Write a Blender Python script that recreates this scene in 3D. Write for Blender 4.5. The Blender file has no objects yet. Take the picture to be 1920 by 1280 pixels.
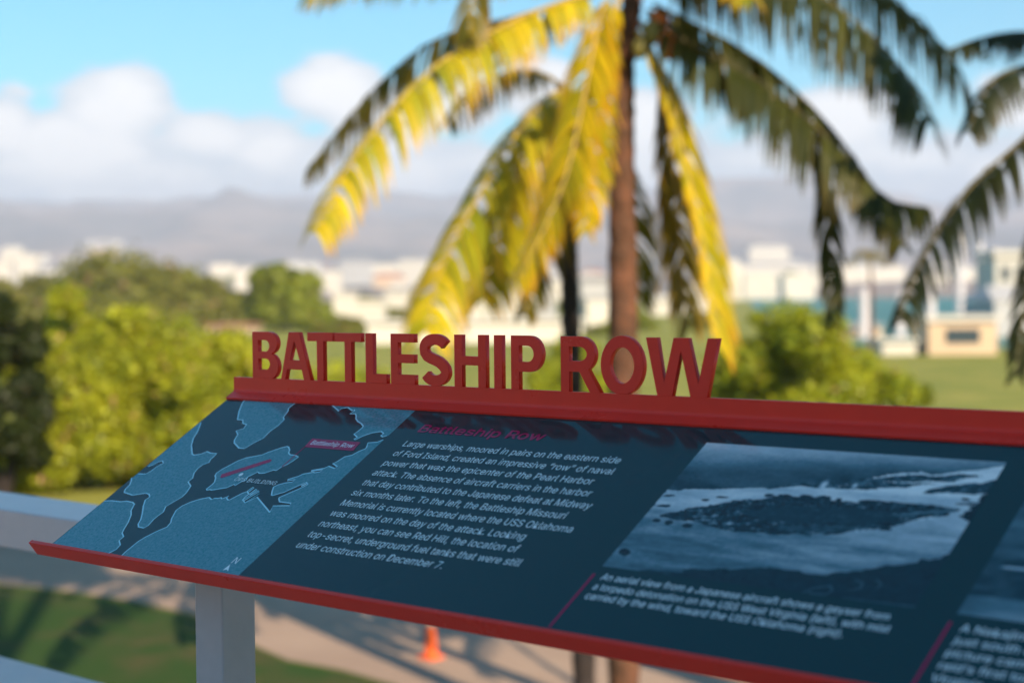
import bpy, bmesh, math, random
import numpy as np
from mathutils import Vector, Matrix, noise as mnoise
SC = bpy.context.scene
COL = SC.collection
rad = math.radians
random.seed(7)
RNG = np.random.default_rng(7)

# ------------------------------------------------------------------ camera
F = 2997.64 / 1920.0                       # focal length in image widths
YAW, PITCH, ROLL = 0.719476, -0.0310249, -0.0092072
CAM = np.array([3.0988, -2.48092, 0.254628])
TILT = 0.532377                            # slope of the sign's panel
GZ = -4.45                                 # ground level below the terrace
def basis():
    cy, sy, cp, sp = math.cos(YAW), math.sin(YAW), math.cos(PITCH), math.sin(PITCH)
    fw = np.array([-sy * cp, cy * cp, sp]); rt = np.array([cy, sy, 0.0]); up = np.cross(rt, fw)
    cr, sr = math.cos(ROLL), math.sin(ROLL)
    return cr * rt + sr * up, -sr * rt + cr * up, fw
RT, UP, FW = basis()
cd = bpy.data.cameras.new('camera'); cam = bpy.data.objects.new('camera', cd); COL.objects.link(cam)
cam.matrix_world = Matrix(((RT[0], UP[0], -FW[0], CAM[0]), (RT[1], UP[1], -FW[1], CAM[1]), (RT[2], UP[2], -FW[2], CAM[2]), (0, 0, 0, 1)))
cd.sensor_width = 36; cd.lens = 36 * F; cd.clip_start = 0.05; cd.clip_end = 60000
cd.dof.use_dof = True; cd.dof.focus_distance = 3.4; cd.dof.aperture_fstop = 2.05; cd.dof.aperture_blades = 0
SC.camera = cam

def ray(px, py):                           # direction of a photo pixel (1920 x 1280), unit depth
    return (px - 960) / 2997.64 * RT - (py - 640) / 2997.64 * UP + FW
def at(px, py, depth):                     # world point seen at that pixel at a given depth
    return CAM + depth * ray(px, py)
def gnd(px, py, z=GZ):
    d = ray(px, py); t = (z - CAM[2]) / d[2]; return CAM + t * d
PN = np.array([0, -math.sin(TILT), math.cos(TILT)])
PV = np.array([0, -math.cos(TILT), -math.sin(TILT)])
def uv(px, py):                            # a photo pixel on the sloping panel -> metres along / down it
    d = ray(px, py); P = CAM - d * (CAM @ PN) / (d @ PN)
    return P[0], P @ PV
def pan(u, v, n=0.0):
    return np.array([u, 0, 0]) + v * PV + n * PN

# ------------------------------------------------------------------ sun, sky, exposure
SUN_EL = rad(32)
SUN_DIR = np.array([0.953 * math.cos(SUN_EL), -0.303 * math.cos(SUN_EL), math.sin(SUN_EL)])
sl = bpy.data.lights.new('sun', 'SUN'); sl.energy = 4.6; sl.angle = rad(0.55); sl.color = (1.0, 0.80, 0.56)
so = bpy.data.objects.new('sun', sl); COL.objects.link(so)
so.rotation_euler = Vector(-SUN_DIR).to_track_quat('-Z', 'Y').to_euler()
SC.view_settings.view_transform = 'Standard'; SC.view_settings.look = 'None'
SC.view_settings.exposure = 1.05; SC.view_settings.gamma = 1
SC.cycles.max_bounces = 8; SC.cycles.volume_bounces = 1; SC.cycles.transparent_max_bounces = 8
SC.cycles.use_denoising = True; SC.cycles.sample_clamp_indirect = 6

W = bpy.data.worlds.new('World'); SC.world = W; W.use_nodes = True
def build_world():
    nt = W.node_tree; nt.nodes.clear(); N = nt.nodes.new; L = nt.links.new
    def math_(op, a, b=None, c=None):
        n = N('ShaderNodeMath'); n.operation = op
        for i, s in enumerate((a, b, c)):
            if s is None: continue
            if isinstance(s, (int, float)): n.inputs[i].default_value = s
            else: L(s, n.inputs[i])
        return n.outputs[0]
    def mixc(f, a, b):
        n = N('ShaderNodeMix'); n.data_type = 'RGBA'
        for k, s in ((0, f), (6, a), (7, b)):
            if isinstance(s, (int, float)): n.inputs[k].default_value = s
            elif isinstance(s, tuple): n.inputs[k].default_value = s
            else: L(s, n.inputs[k])
        return n.outputs[2]
    def mulc(a, b):
        n = N('ShaderNodeMix'); n.data_type = 'RGBA'; n.blend_type = 'MULTIPLY'; n.inputs[0].default_value = 1
        L(a, n.inputs[6]); n.inputs[7].default_value = b; return n.outputs[2]
    def smooth(x, lo, hi):
        n = N('ShaderNodeMapRange'); n.interpolation_type = 'SMOOTHSTEP'
        L(x, n.inputs[0]); n.inputs[1].default_value = lo; n.inputs[2].default_value = hi
        return n.outputs[0]
    sky = N('ShaderNodeTexSky'); sky.sky_type = 'NISHITA'; sky.sun_disc = False
    sky.sun_elevation = SUN_EL; sky.sun_rotation = math.atan2(SUN_DIR[0], SUN_DIR[1])
    sky.air_density = 1.0; sky.dust_density = 0.4; sky.ozone_density = 1.6
    tc = N('ShaderNodeTexCoord'); sep = N('ShaderNodeSeparateXYZ'); L(tc.outputs['Generated'], sep.inputs[0])
    x, y, z = sep.outputs
    az = math_('ARCTAN2', y, x); el = math_('ARCSINE', z)
    comb = N('ShaderNodeCombineXYZ')
    L(math_('MULTIPLY', x, 9.0), comb.inputs[0]); L(math_('MULTIPLY', y, 9.0), comb.inputs[1]); L(math_('MULTIPLY', z, 22.0), comb.inputs[2])
    def nz(scale, detail, rough=0.55):
        n = N('ShaderNodeTexNoise'); L(comb.outputs[0], n.inputs['Vector']); n.inputs['Scale'].default_value = scale
        n.inputs['Detail'].default_value = detail; n.inputs['Roughness'].default_value = rough; return n.outputs['Fac']
    n1, n2 = nz(1.3, 5), nz(3.4, 4)
    nn = math_('ADD', math_('MULTIPLY', math_('SUBTRACT', n1, 0.5), 1.5), math_('MULTIPLY', math_('SUBTRACT', n2, 0.5), 0.8))
    # a bank of cloud low over the mountains, ragged along its top
    bank = math_('ADD', math_('DIVIDE', math_('SUBTRACT', rad(6.0), el), rad(2.2)), math_('MULTIPLY', nn, 1.2))
    val = bank; heads = None
    for (px, py, rx, ry) in ((225, 205, 125, 92), (630, 165, 120, 65), (10, 235, 70, 75), (110, 260, 110, 60), (1010, 175, 100, 70),
                             (1210, 225, 100, 90), (1560, 225, 130, 75), (1900, 200, 80, 70), (400, 262, 160, 60), (500, 285, 120, 60), (150, 285, 170, 60), (720, 235, 120, 70), (860, 200, 120, 60)):
        d = ray(px, py); d = d / np.linalg.norm(d)
        a0, e0 = math.atan2(d[1], d[0]), math.asin(d[2])
        dx = math_('DIVIDE', math_('SUBTRACT', az, a0), rx / 2997.0); dy = math_('DIVIDE', math_('SUBTRACT', el, e0), ry / 2997.0)
        dist = math_('SQRT', math_('ADD', math_('MULTIPLY', dx, dx), math_('MULTIPLY', dy, dy)))
        b = math_('ADD', math_('SUBTRACT', 1.0, dist), math_('MULTIPLY', nn, 0.9))
        val = math_('MAXIMUM', val, b); heads = b if heads is None else math_('MAXIMUM', heads, b)
    mids = None
    for (px, py, rx, ry) in ((60, 310, 150, 45), (300, 330, 190, 40), (520, 300, 130, 50), (250, 372, 190, 22), (760, 330, 150, 45), (960, 300, 120, 50), (1250, 330, 140, 60), (1450, 300, 130, 45), (1700, 300, 150, 50), (1880, 330, 90, 50)):
        d = ray(px, py); d = d / np.linalg.norm(d); a0, e0 = math.atan2(d[1], d[0]), math.asin(d[2])
        dx = math_('DIVIDE', math_('SUBTRACT', az, a0), rx / 2997.0); dy = math_('DIVIDE', math_('SUBTRACT', el, e0), ry / 2997.0)
        b = math_('ADD', math_('SUBTRACT', 1.0, math_('SQRT', math_('ADD', math_('MULTIPLY', dx, dx), math_('MULTIPLY', dy, dy)))), math_('MULTIPLY', nn, 1.7))
        mids = b if mids is None else math_('MAXIMUM', mids, b)
    # scattered cumulus elsewhere in the sky
    val = math_('MAXIMUM', val, math_('SUBTRACT', math_('MULTIPLY', nn, 1.6), math_('ADD', 0.55, math_('MULTIPLY', smooth(el, rad(7), rad(20)), 1.6))))
    mask = math_('MULTIPLY', smooth(val, 0.0, 0.30), 0.97)
    lit = math_('MAXIMUM', math_('MAXIMUM', smooth(heads, 0.05, 0.75), math_('MULTIPLY', smooth(mids, 0.0, 0.9), 0.8)), math_('MULTIPLY', smooth(n2, 0.45, 0.68), 0.4))
    low = smooth(el, rad(1.6), rad(4.6))
    lit = math_('MULTIPLY', lit, math_('ADD', 0.15, math_('MULTIPLY', low, 0.85)))
    shade = mixc(low, (2.9, 3.2, 4.0, 1), (3.95, 4.3, 4.75, 1))
    cloud = mixc(lit, shade, (6.4, 6.2, 6.1, 1))
    skyc = mulc(sky.outputs[0], (0.26, 0.74, 0.84, 1))
    out = mixc(mask, skyc, cloud)
    bg = N('ShaderNodeBackground'); L(out, bg.inputs[0]); bg.inputs[1].default_value = 0.1
    o = N('ShaderNodeOutputWorld'); L(bg.outputs[0], o.inputs[0])
build_world()

# ------------------------------------------------------------------ helpers
def tag(o, label=None, cat=None, group=None, kind=None):
    if label: o['label'] = label
    if cat: o['category'] = cat
    if group: o['group'] = group
    if kind: o['kind'] = kind
    return o
def empty(name, loc, label, cat, group=None):
    o = bpy.data.objects.new(name, None); COL.objects.link(o); o.location = loc; o.empty_display_size = 0.2
    return tag(o, label, cat, group)
def world_loc(o):
    v = Vector((0, 0, 0))
    while o: v += o.location; o = o.parent
    return v
def link(name, me, mat, parent=None, origin=None, smooth=False):
    """one mesh object; its vertices arrive in world coordinates"""
    off = world_loc(parent) if parent else Vector(origin if origin is not None else (0, 0, 0))
    me.transform(Matrix.Translation(-off))
    mats = mat if isinstance(mat, (list, tuple)) else [mat]
    for m in mats: me.materials.append(m)
    if smooth: me.shade_smooth()
    o = bpy.data.objects.new(name, me); COL.objects.link(o)
    if parent: o.parent = parent
    elif origin is not None: o.location = origin
    return o
class MB:
    """collects shapes and links them as one mesh"""
    def __init__(s): s.v = []; s.f = []; s.mi = []; s.c = []
    def add(s, vs, fs, mi=0, col=None):
        b = len(s.v); s.v += [tuple(map(float, p)) for p in vs]
        for f in fs: s.f.append(tuple(b + i for i in f)); s.mi.append(mi)
        s.c += [col or (1, 1, 1, 1)] * len(vs)
    def box(s, c, size, ax=None, mi=0):
        c = np.array(c, float); hx, hy, hz = [k / 2 for k in size]
        A = np.eye(3) if ax is None else np.array(ax, float)
        vs = [c + A[0] * x * hx + A[1] * y * hy + A[2] * z * hz for x in (-1, 1) for y in (-1, 1) for z in (-1, 1)]
        s.add(vs, [(0, 1, 3, 2), (4, 6, 7, 5), (0, 4, 5, 1), (2, 3, 7, 6), (0, 2, 6, 4), (1, 5, 7, 3)], mi)
    def tube(s, pts, rr, n=10, mi=0, cap=True, wob=0.0):
        pts = [np.array(p, float) for p in pts]; b = len(s.v); rings = []
        for i, p in enumerate(pts):
            t = pts[min(i + 1, len(pts) - 1)] - pts[max(i - 1, 0)]; t /= np.linalg.norm(t) + 1e-9
            a = np.cross(t, [0.3, 1, 0.1] if abs(t[2]) > .8 else [0, 0, 1]); a /= np.linalg.norm(a); c = np.cross(t, a)
            r = rr[i] if isinstance(rr, (list, tuple, np.ndarray)) else rr
            rings.append([p + (a * math.cos(k * 2 * math.pi / n) + c * math.sin(k * 2 * math.pi / n)) * r * (1 + wob * random.uniform(-1, 1)) for k in range(n)])
        vs = [q for R_ in rings for q in R_]
        fs = [(i * n + k, i * n + (k + 1) % n, (i + 1) * n + (k + 1) % n, (i + 1) * n + k) for i in range(len(pts) - 1) for k in range(n)]
        if cap: fs += [tuple(range(n - 1, -1, -1)), tuple((len(pts) - 1) * n + k for k in range(n))]
        s.add(vs, fs, mi)
    def mesh(s, name, bevel=0.0, vcol=False):
        me = bpy.data.meshes.new(name); me.from_pydata(s.v, [], s.f); me.validate(); me.update()
        if max(s.mi, default=0): me.polygons.foreach_set('material_index', s.mi)
        if vcol:
            ca = me.color_attributes.new('Col', 'FLOAT_COLOR', 'POINT'); ca.data.foreach_set('color', np.array(s.c, 'f').ravel())
        if bevel:
            bm = bmesh.new(); bm.from_mesh(me)
            bmesh.ops.bevel(bm, geom=list(bm.edges), offset=bevel, segments=2, affect='EDGES', profile=0.5)
            bm.to_mesh(me); bm.free()
        return me
    def build(s, name, mat, parent=None, origin=None, bevel=0.0, vcol=False, smooth=False):
        return link(name, s.mesh(name, bevel, vcol), mat, parent, origin, smooth)
def sheet(name, pts, mat, z=None, n=None):
    me = bpy.data.meshes.new(name)
    me.from_pydata([tuple(p) for p in pts], [], [tuple(range(len(pts)))]); me.update()
    if me.polygons[0].normal.z < 0: me.flip_normals()
    return me

# ------------------------------------------------------------------ materials
def pmat(name, col, rough=0.5, spec=0.5, noise=None, bump=None, metal=0.0, coat=0.0, vcol=False):
    """noise = (scale, second colour, detail, lo, hi); bump = (scale, strength, distance)"""
    m = bpy.data.materials.new(name); m.use_nodes = True; nt = m.node_tree; b = nt.nodes['Principled BSDF']
    N = nt.nodes.new; L = nt.links.new
    b.inputs['Base Color'].default_value = (*col, 1); b.inputs['Roughness'].default_value = rough
    b.inputs['Specular IOR Level'].default_value = spec; b.inputs['Metallic'].default_value = metal
    b.inputs['Coat Weight'].default_value = coat; b.inputs['Coat Roughness'].default_value = 0.08
    tc = N('ShaderNodeTexCoord')
    src = None
    if vcol:
        a = N('ShaderNodeVertexColor'); a.layer_name = 'Col'; src = a.outputs[0]; L(src, b.inputs['Base Color'])
    if noise:
        sc_, c2, det, lo, hi = noise
        n = N('ShaderNodeTexNoise'); n.inputs['Scale'].default_value = sc_; n.inputs['Detail'].default_value = det; n.inputs['Roughness'].default_value = 0.6
        L(tc.outputs['Object'], n.inputs['Vector'])
        r = N('ShaderNodeMapRange'); L(n.outputs['Fac'], r.inputs[0]); r.inputs[1].default_value = lo; r.inputs[2].default_value = hi
        mx = N('ShaderNodeMix'); mx.data_type = 'RGBA'; L(r.outputs[0], mx.inputs[0])
        if src: L(src, mx.inputs[6])
        else: mx.inputs[6].default_value = (*col, 1)
        mx.inputs[7].default_value = (*c2, 1); L(mx.outputs[2], b.inputs['Base Color'])
    if bump:
        n = N('ShaderNodeTexNoise'); n.inputs['Scale'].default_value = bump[0]; n.inputs['Detail'].default_value = 3
        L(tc.outputs['Object'], n.inputs['Vector'])
        bp = N('ShaderNodeBump'); bp.inputs['Strength'].default_value = bump[1]; bp.inputs['Distance'].default_value = bump[2]
        L(n.outputs['Fac'], bp.inputs['Height']); L(bp.outputs[0], b.inputs['Normal'])
    return m
def leafmat(name, trans=0.45, tint=(1, 1, 1), rough=0.45):
    """leaves: colour per leaf from the mesh, light shining through"""
    m = bpy.data.materials.new(name); m.use_nodes = True; nt = m.node_tree; nt.nodes.clear(); N = nt.nodes.new; L = nt.links.new
    a = N('ShaderNodeVertexColor'); a.layer_name = 'Col'
    mu = N('ShaderNodeMix'); mu.data_type = 'RGBA'; mu.blend_type = 'MULTIPLY'; mu.inputs[0].default_value = 1
    L(a.outputs[0], mu.inputs[6]); mu.inputs[7].default_value = (*tint, 1)
    p = N('ShaderNodeBsdfPrincipled'); L(mu.outputs[2], p.inputs['Base Color']); p.inputs['Roughness'].default_value = rough
    p.inputs['Specular IOR Level'].default_value = 0.35
    t = N('ShaderNodeBsdfTranslucent')
    mt = N('ShaderNodeMix'); mt.data_type = 'RGBA'; mt.blend_type = 'MULTIPLY'; mt.inputs[0].default_value = 1
    L(mu.outputs[2], mt.inputs[6]); mt.inputs[7].default_value = (1.5, 1.25, 0.4, 1); L(mt.outputs[2], t.inputs[0])
    mx = N('ShaderNodeMixShader'); mx.inputs[0].default_value = trans; L(p.outputs[0], mx.inputs[1]); L(t.outputs[0], mx.inputs[2])
    o = N('ShaderNodeOutputMaterial'); L(mx.outputs[0], o.inputs[0])
    return m
def dusty(m, scale, r0, r1):
    nt = m.node_tree; b = nt.nodes['Principled BSDF']; tc = nt.nodes.new('ShaderNodeTexCoord')
    n = nt.nodes.new('ShaderNodeTexNoise'); n.inputs['Scale'].default_value = scale; n.inputs['Detail'].default_value = 6; nt.links.new(tc.outputs['Object'], n.inputs['Vector'])
    r = nt.nodes.new('ShaderNodeMapRange'); r.inputs[1].default_value = .35; r.inputs[2].default_value = .7; r.inputs[3].default_value = r0; r.inputs[4].default_value = r1
    nt.links.new(n.outputs['Fac'], r.inputs[0]); nt.links.new(r.outputs[0], b.inputs['Roughness'])
M = {}
M['red'] = pmat('red_powder_coat', (0.92, 0.044, 0.026), 0.33, 0.28, bump=(420, 0.25, 0.0012), noise=(9, (0.85, 0.040, 0.025), 3, .3, .7))
M['panel'] = pmat('panel_print', (0.0001, 0.042, 0.049), 0.09, 0.45)
M['land'] = pmat('map_land_print', (0.026, 0.225, 0.265), 0.09, 0.45, noise=(170, (0.11, 0.31, 0.38), 4, .36, .62))
M['coast'] = pmat('coast_line_print', (0.45, 0.80, 0.92), 0.09, 0.45)
M['text'] = pmat('text_print', (0.90, 0.97, 1.0), 0.09, 0.45)
M['crimson'] = pmat('crimson_print', (0.46, 0.012, 0.085), 0.09, 0.45)
M['flagtext'] = pmat('label_text_print', (0.88, 0.80, 0.90), 0.09, 0.45)
M['photo'] = pmat('photo_print', (1, 1, 1), 0.09, 0.45, vcol=True)
for k_ in ('panel', 'land', 'text', 'photo', 'crimson', 'coast'): dusty(M[k_], 3.5, .05, .16)
dusty(M['red'], 7.0, .26, .42)
M['greyrail'] = pmat('pale_painted_metal', (0.60, 0.51, 0.53), 0.36, 0.4, noise=(14, (0.55, 0.47, 0.49), 4, .35, .7), bump=(300, 0.1, 0.001))
M['deck'] = pmat('terrace_concrete', (0.64, 0.48, 0.33), 0.8, 0.3, noise=(2.5, (0.55, 0.41, 0.28), 6, .35, .7), bump=(60, .2, .004))
M['wall'] = pmat('pale_render', (0.62, 0.58, 0.55), 0.8, 0.3, noise=(1.5, (0.56, 0.52, 0.50), 5, .35, .7))
M['timber'] = pmat('dark_timber', (0.20, 0.12, 0.08), 0.6, 0.4, noise=(3, (0.15, 0.09, 0.06), 5, .35, .7))
M['grass'] = pmat('grass', (0.15, 0.18, 0.025), 0.9, 0.2, noise=(0.35, (0.30, 0.27, 0.06), 8, .35, .7), bump=(9, .6, .05))
M['turf'] = pmat('shaded_turf', (0.028, 0.062, 0.008), 0.9, 0.2, noise=(1.2, (0.085, 0.066, 0.024), 8, .45, .75), bump=(14, .7, .05))  # shade over this grass is put into the darker green
M['path'] = pmat('path_concrete', (0.37, 0.265, 0.20), 0.85, 0.3, noise=(0.5, (0.30, 0.21, 0.16), 8, .35, .7), bump=(25, .2, .01))
M['water'] = pmat('harbor_water', (0.0, 0.135, 0.115), 0.3, 0.02, noise=(0.01, (0.001, 0.11, 0.095), 4, .4, .6), bump=(0.25, .25, .3))
M['white'] = pmat('white_paint', (0.58, 0.55, 0.50), 0.6, 0.4, noise=(0.15, (0.52, 0.49, 0.45), 4, .4, .7))
M['cream'] = pmat('cream_paint', (0.58, 0.43, 0.30), 0.6, 0.4, noise=(0.15, (0.50, 0.37, 0.27), 4, .4, .7))
M['greywall'] = pmat('grey_paint', (0.42, 0.42, 0.44), 0.6, 0.4, noise=(0.15, (0.36, 0.36, 0.38), 4, .4, .7))
M['rust'] = pmat('clay_roof', (0.38, 0.17, 0.11), 0.7, 0.3, noise=(0.4, (0.30, 0.13, 0.09), 4, .4, .7))
M['roof'] = pmat('grey_roof', (0.28, 0.28, 0.30), 0.7, 0.3, noise=(0.4, (0.22, 0.22, 0.24), 4, .4, .7))
M['glass'] = pmat('dark_glass', (0.04, 0.06, 0.08), 0.12, 0.6)
M['bark'] = pmat('palm_bark', (0.16, 0.072, 0.045), 0.9, 0.2, noise=(5, (0.07, 0.042, 0.03), 6, .35, .65), bump=(18, .9, .03))
M['darkbark'] = pmat('dark_bark', (0.045, 0.036, 0.034), 0.9, 0.2, noise=(6, (0.025, 0.02, 0.02), 6, .35, .65), bump=(18, .8, .03))
M['cone'] = pmat('orange_plastic', (0.95, 0.16, 0.03), 0.5, 0.4, noise=(30, (0.75, 0.10, 0.02), 3, .4, .7))
M['conewhite'] = pmat('reflective_collar', (0.75, 0.55, 0.42), 0.4, 0.5)
M['coconut'] = pmat('coconut_husk', (0.62, 0.17, 0.03), 0.55, 0.4, noise=(12, (0.48, 0.14, 0.03), 4, .4, .7))
M['greencoco'] = pmat('green_coconut_husk', (0.20, 0.20, 0.05), 0.5, 0.4, noise=(12, (0.28, 0.22, 0.06), 4, .4, .7))
M['hill'] = pmat('hill_slopes', (0.13, 0.125, 0.13), 0.95, 0.1, noise=(0.003, (0.30, 0.24, 0.22), 8, .4, .62))
M['palmleaf'] = leafmat('palm_leaf', 0.42)
M['leaf'] = leafmat('shrub_leaf', 0.42)
M['rachis'] = pmat('frond_stalk', (0.45, 0.30, 0.05), 0.5, 0.4, noise=(6, (0.30, 0.22, 0.05), 3, .4, .7))
M['darkrachis'] = pmat('dark_frond_stalk', (0.12, 0.095, 0.03), 0.55, 0.3, noise=(6, (0.08, 0.065, 0.025), 3, .4, .7))  # stalk darkened for the fronds in shade
M['mast'] = pmat('white_pole_paint', (0.66, 0.62, 0.66), 0.5, 0.4, noise=(1, (0.6, 0.56, 0.6), 3, .4, .7))

# ------------------------------------------------------------------ the setting
def ground():
    n, R_ = 96, 26000.0
    vs = [(0, 0, GZ)]; fs = []
    radii = [30, 80, 200, 600, 2000, 7000, R_]
    for r in radii:
        for k in range(n): vs.append((r * math.cos(2 * math.pi * k / n), r * math.sin(2 * math.pi * k / n), GZ))
    for k in range(n): fs.append((0, 1 + k, 1 + (k + 1) % n))
    for j in range(len(radii) - 1):
        for k in range(n): a = 1 + j * n; fs.append((a + k, a + n + k, a + n + (k + 1) % n, a + (k + 1) % n))
    me = bpy.data.meshes.new('ground'); me.from_pydata(vs, [], fs); me.update()
    tag(link('ground', me, M['grass']), kind='structure')
    # the concrete path
    lo = [(-260, 1040), (-120, 1072), (0, 1094), (120, 1106), (240, 1124), (360, 1150), (430, 1178), (480, 1210), (540, 1236), (640, 1254), (740, 1282), (860, 1330), (1100, 1420), (1400, 1500)]
    hi = [(2100, 1240), (1700, 1160), (1300, 1095), (900, 1052), (500, 1015), (200, 985), (0, 966), (-260, 950)]
    P = [gnd(*q, z=GZ + 0.012) for q in lo + hi]
    tag(link('path', sheet('path', P, M['path']), M['path']), kind='structure')
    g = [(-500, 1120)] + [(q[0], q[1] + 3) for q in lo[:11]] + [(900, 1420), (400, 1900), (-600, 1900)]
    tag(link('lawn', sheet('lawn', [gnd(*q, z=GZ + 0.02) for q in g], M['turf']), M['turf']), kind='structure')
    # the harbor
    w = [(1480, 653), (1600, 648), (1760, 650), (2000, 655), (2600, 660), (2600, 551), (2000, 546.5), (1500, 551.5), (1400, 560)]
    tag(link('water', sheet('water', [gnd(*q, z=GZ + 0.06) for q in w], M['water']), M['water']), kind='structure')
ground()
def hz(d, a):
    """height of the hills above the ground at distance d and sideways angle a"""
    if d < 800: return -1.0
    t = (d - 800)
    p = mnoise.fractal(Vector((a * 9.0, d * 0.0011, 3.1)), 1.0, 2.0, 5)
    h = min(t, 3000) * 0.019
    if d > 3000:
        h += (min(d, 6500) - 3000) * max(0.004, 0.088 + 0.055 * p - 0.02 * a + 0.012 * math.sin(a * 9 + 0.8))
    h = min(h + 8 * p * min(1, t / 1500.0), 400.0)
    if d > 8600: h *= max(0.0, 1 - (d - 8600) / 2500.0)
    return h
def hills():
    na, nd = 220, 60
    vs, fs = [], []
    ds = [780 * (10600 / 780) ** (j / (nd - 1)) for j in range(nd)]
    for i in range(na):
        a = -0.75 + 1.5 * i / (na - 1)
        dirn = np.array([-math.sin(YAW - a), math.cos(YAW - a)])
        for d in ds: q = CAM[:2] + dirn * d; vs.append((q[0], q[1], GZ + hz(d, a)))
    for i in range(na - 1):
        for j in range(nd - 1): fs.append((i * nd + j, (i + 1) * nd + j, (i + 1) * nd + j + 1, i * nd + j + 1))
    me = bpy.data.meshes.new('hills'); me.from_pydata(vs, [], fs); me.update()
    tag(link('hills', me, M['hill'], smooth=True), kind='structure')
hills()
def terr(P):
    d = P[:2] - CAM[:2]; dist = np.linalg.norm(d)
    a = YAW - math.atan2(-d[0], d[1])
    return GZ + max(0, hz(dist, a))
def terrace():
    mb = MB()
    mb.box((-4, -7.7, -1.25), (30, 16.5, 0.3))
    mb.box((-4, 0.42, -2.9), (30, 0.25, 3.05))
    tag(mb.build('terrace', M['deck']), kind='structure')
terrace()

# ------------------------------------------------------------------ the sign
FONT = None
try:
    import os
    fp = os.path.join(bpy.utils.system_resource('DATAFILES', path='fonts'), 'Inter.woff2')
    if os.path.exists(fp): FONT = bpy.data.fonts.load(fp)
except Exception: FONT = None
def text_mesh(s, bold=0.0):
    c = bpy.data.curves.new('t', 'FONT'); c.body = s; c.resolution_u = 3
    if FONT: c.font = FONT
    o = bpy.data.objects.new('t', c); COL.objects.link(o)
    dg = bpy.context.evaluated_depsgraph_get(); dg.update()
    me = bpy.data.meshes.new_from_object(o.evaluated_get(dg))
    V = np.array([v.co[:] for v in me.vertices]); Fc = [tuple(p.vertices) for p in me.polygons]
    bpy.data.objects.remove(o); bpy.data.curves.remove(c); bpy.data.meshes.remove(me)
    return V, Fc
CAPH = text_mesh('H')[0][:, 1].max()
def add_text(mb, s, u0, v0, cap, width=None, n=0.0018, bold=0.0, du=(1.0, 0.0)):
    if bold:
        for k, (a, b) in enumerate(((-1, 0), (1, 0), (0, -1), (0, 1), (0, 0))): add_text(mb, s, u0 + a * bold, v0 + b * bold * .8, cap, width, n + k * .00003, 0.0, du)
        return
    """cap = height of the capitals in metres; width = length of the line; du = direction of the baseline on the panel"""
    V, Fc = text_mesh(s)
    x0, x1 = V[:, 0].min(), V[:, 0].max(); k = cap / CAPH
    sx = width / (x1 - x0) if width else k
    pts = []
    for x, y, _ in V:
        a = (x - x0) * sx; pts.append(pan(u0 + a * du[0], v0 + a * du[1] - y * k, n))
    mb.add(pts, Fc)
def poly_fill(mb, pts, n):
    """a flat polygon printed on the panel, given as (u, v) points"""
    bm = bmesh.new(); vs = [bm.verts.new(pan(u, v, n)) for u, v in pts]
    es = [bm.edges.new((vs[i], vs[(i + 1) % len(vs)])) for i in range(len(vs))]
    bmesh.ops.triangle_fill(bm, use_beauty=True, use_dissolve=False, edges=es)
    bm.normal_update(); bm.verts.index_update()
    V = [v.co[:] for v in bm.verts]; Fc = []
    for f in bm.faces:
        ids = [v.index for v in f.verts]
        if f.normal.dot(Vector(PN)) < 0: ids.reverse()
        Fc.append(tuple(ids))
    mb.add(V, Fc); bm.free()
def stroke(mb, pts, w, n, closed=False):
    pts = [np.array(p, float) for p in pts]
    m = len(pts); L_, R_ = [], []
    for i in range(m):
        a = pts[(i - 1) % m] if (closed or i > 0) else pts[i]; b = pts[(i + 1) % m] if (closed or i < m - 1) else pts[i]
        t = b - a; t /= np.linalg.norm(t) + 1e-9; s = np.array([-t[1], t[0]]) * w / 2
        L_.append(pts[i] + s); R_.append(pts[i] - s)
    vs = [pan(*q, n) for q in L_] + [pan(*q, n) for q in R_]
    mb.add(vs, [(i, (i + 1) % m, m + (i + 1) % m, m + i) for i in range(m if closed else m - 1)])
PT = 0.580            # the panel's depth down the slope
UEND = 2.80           # its far right end
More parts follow.
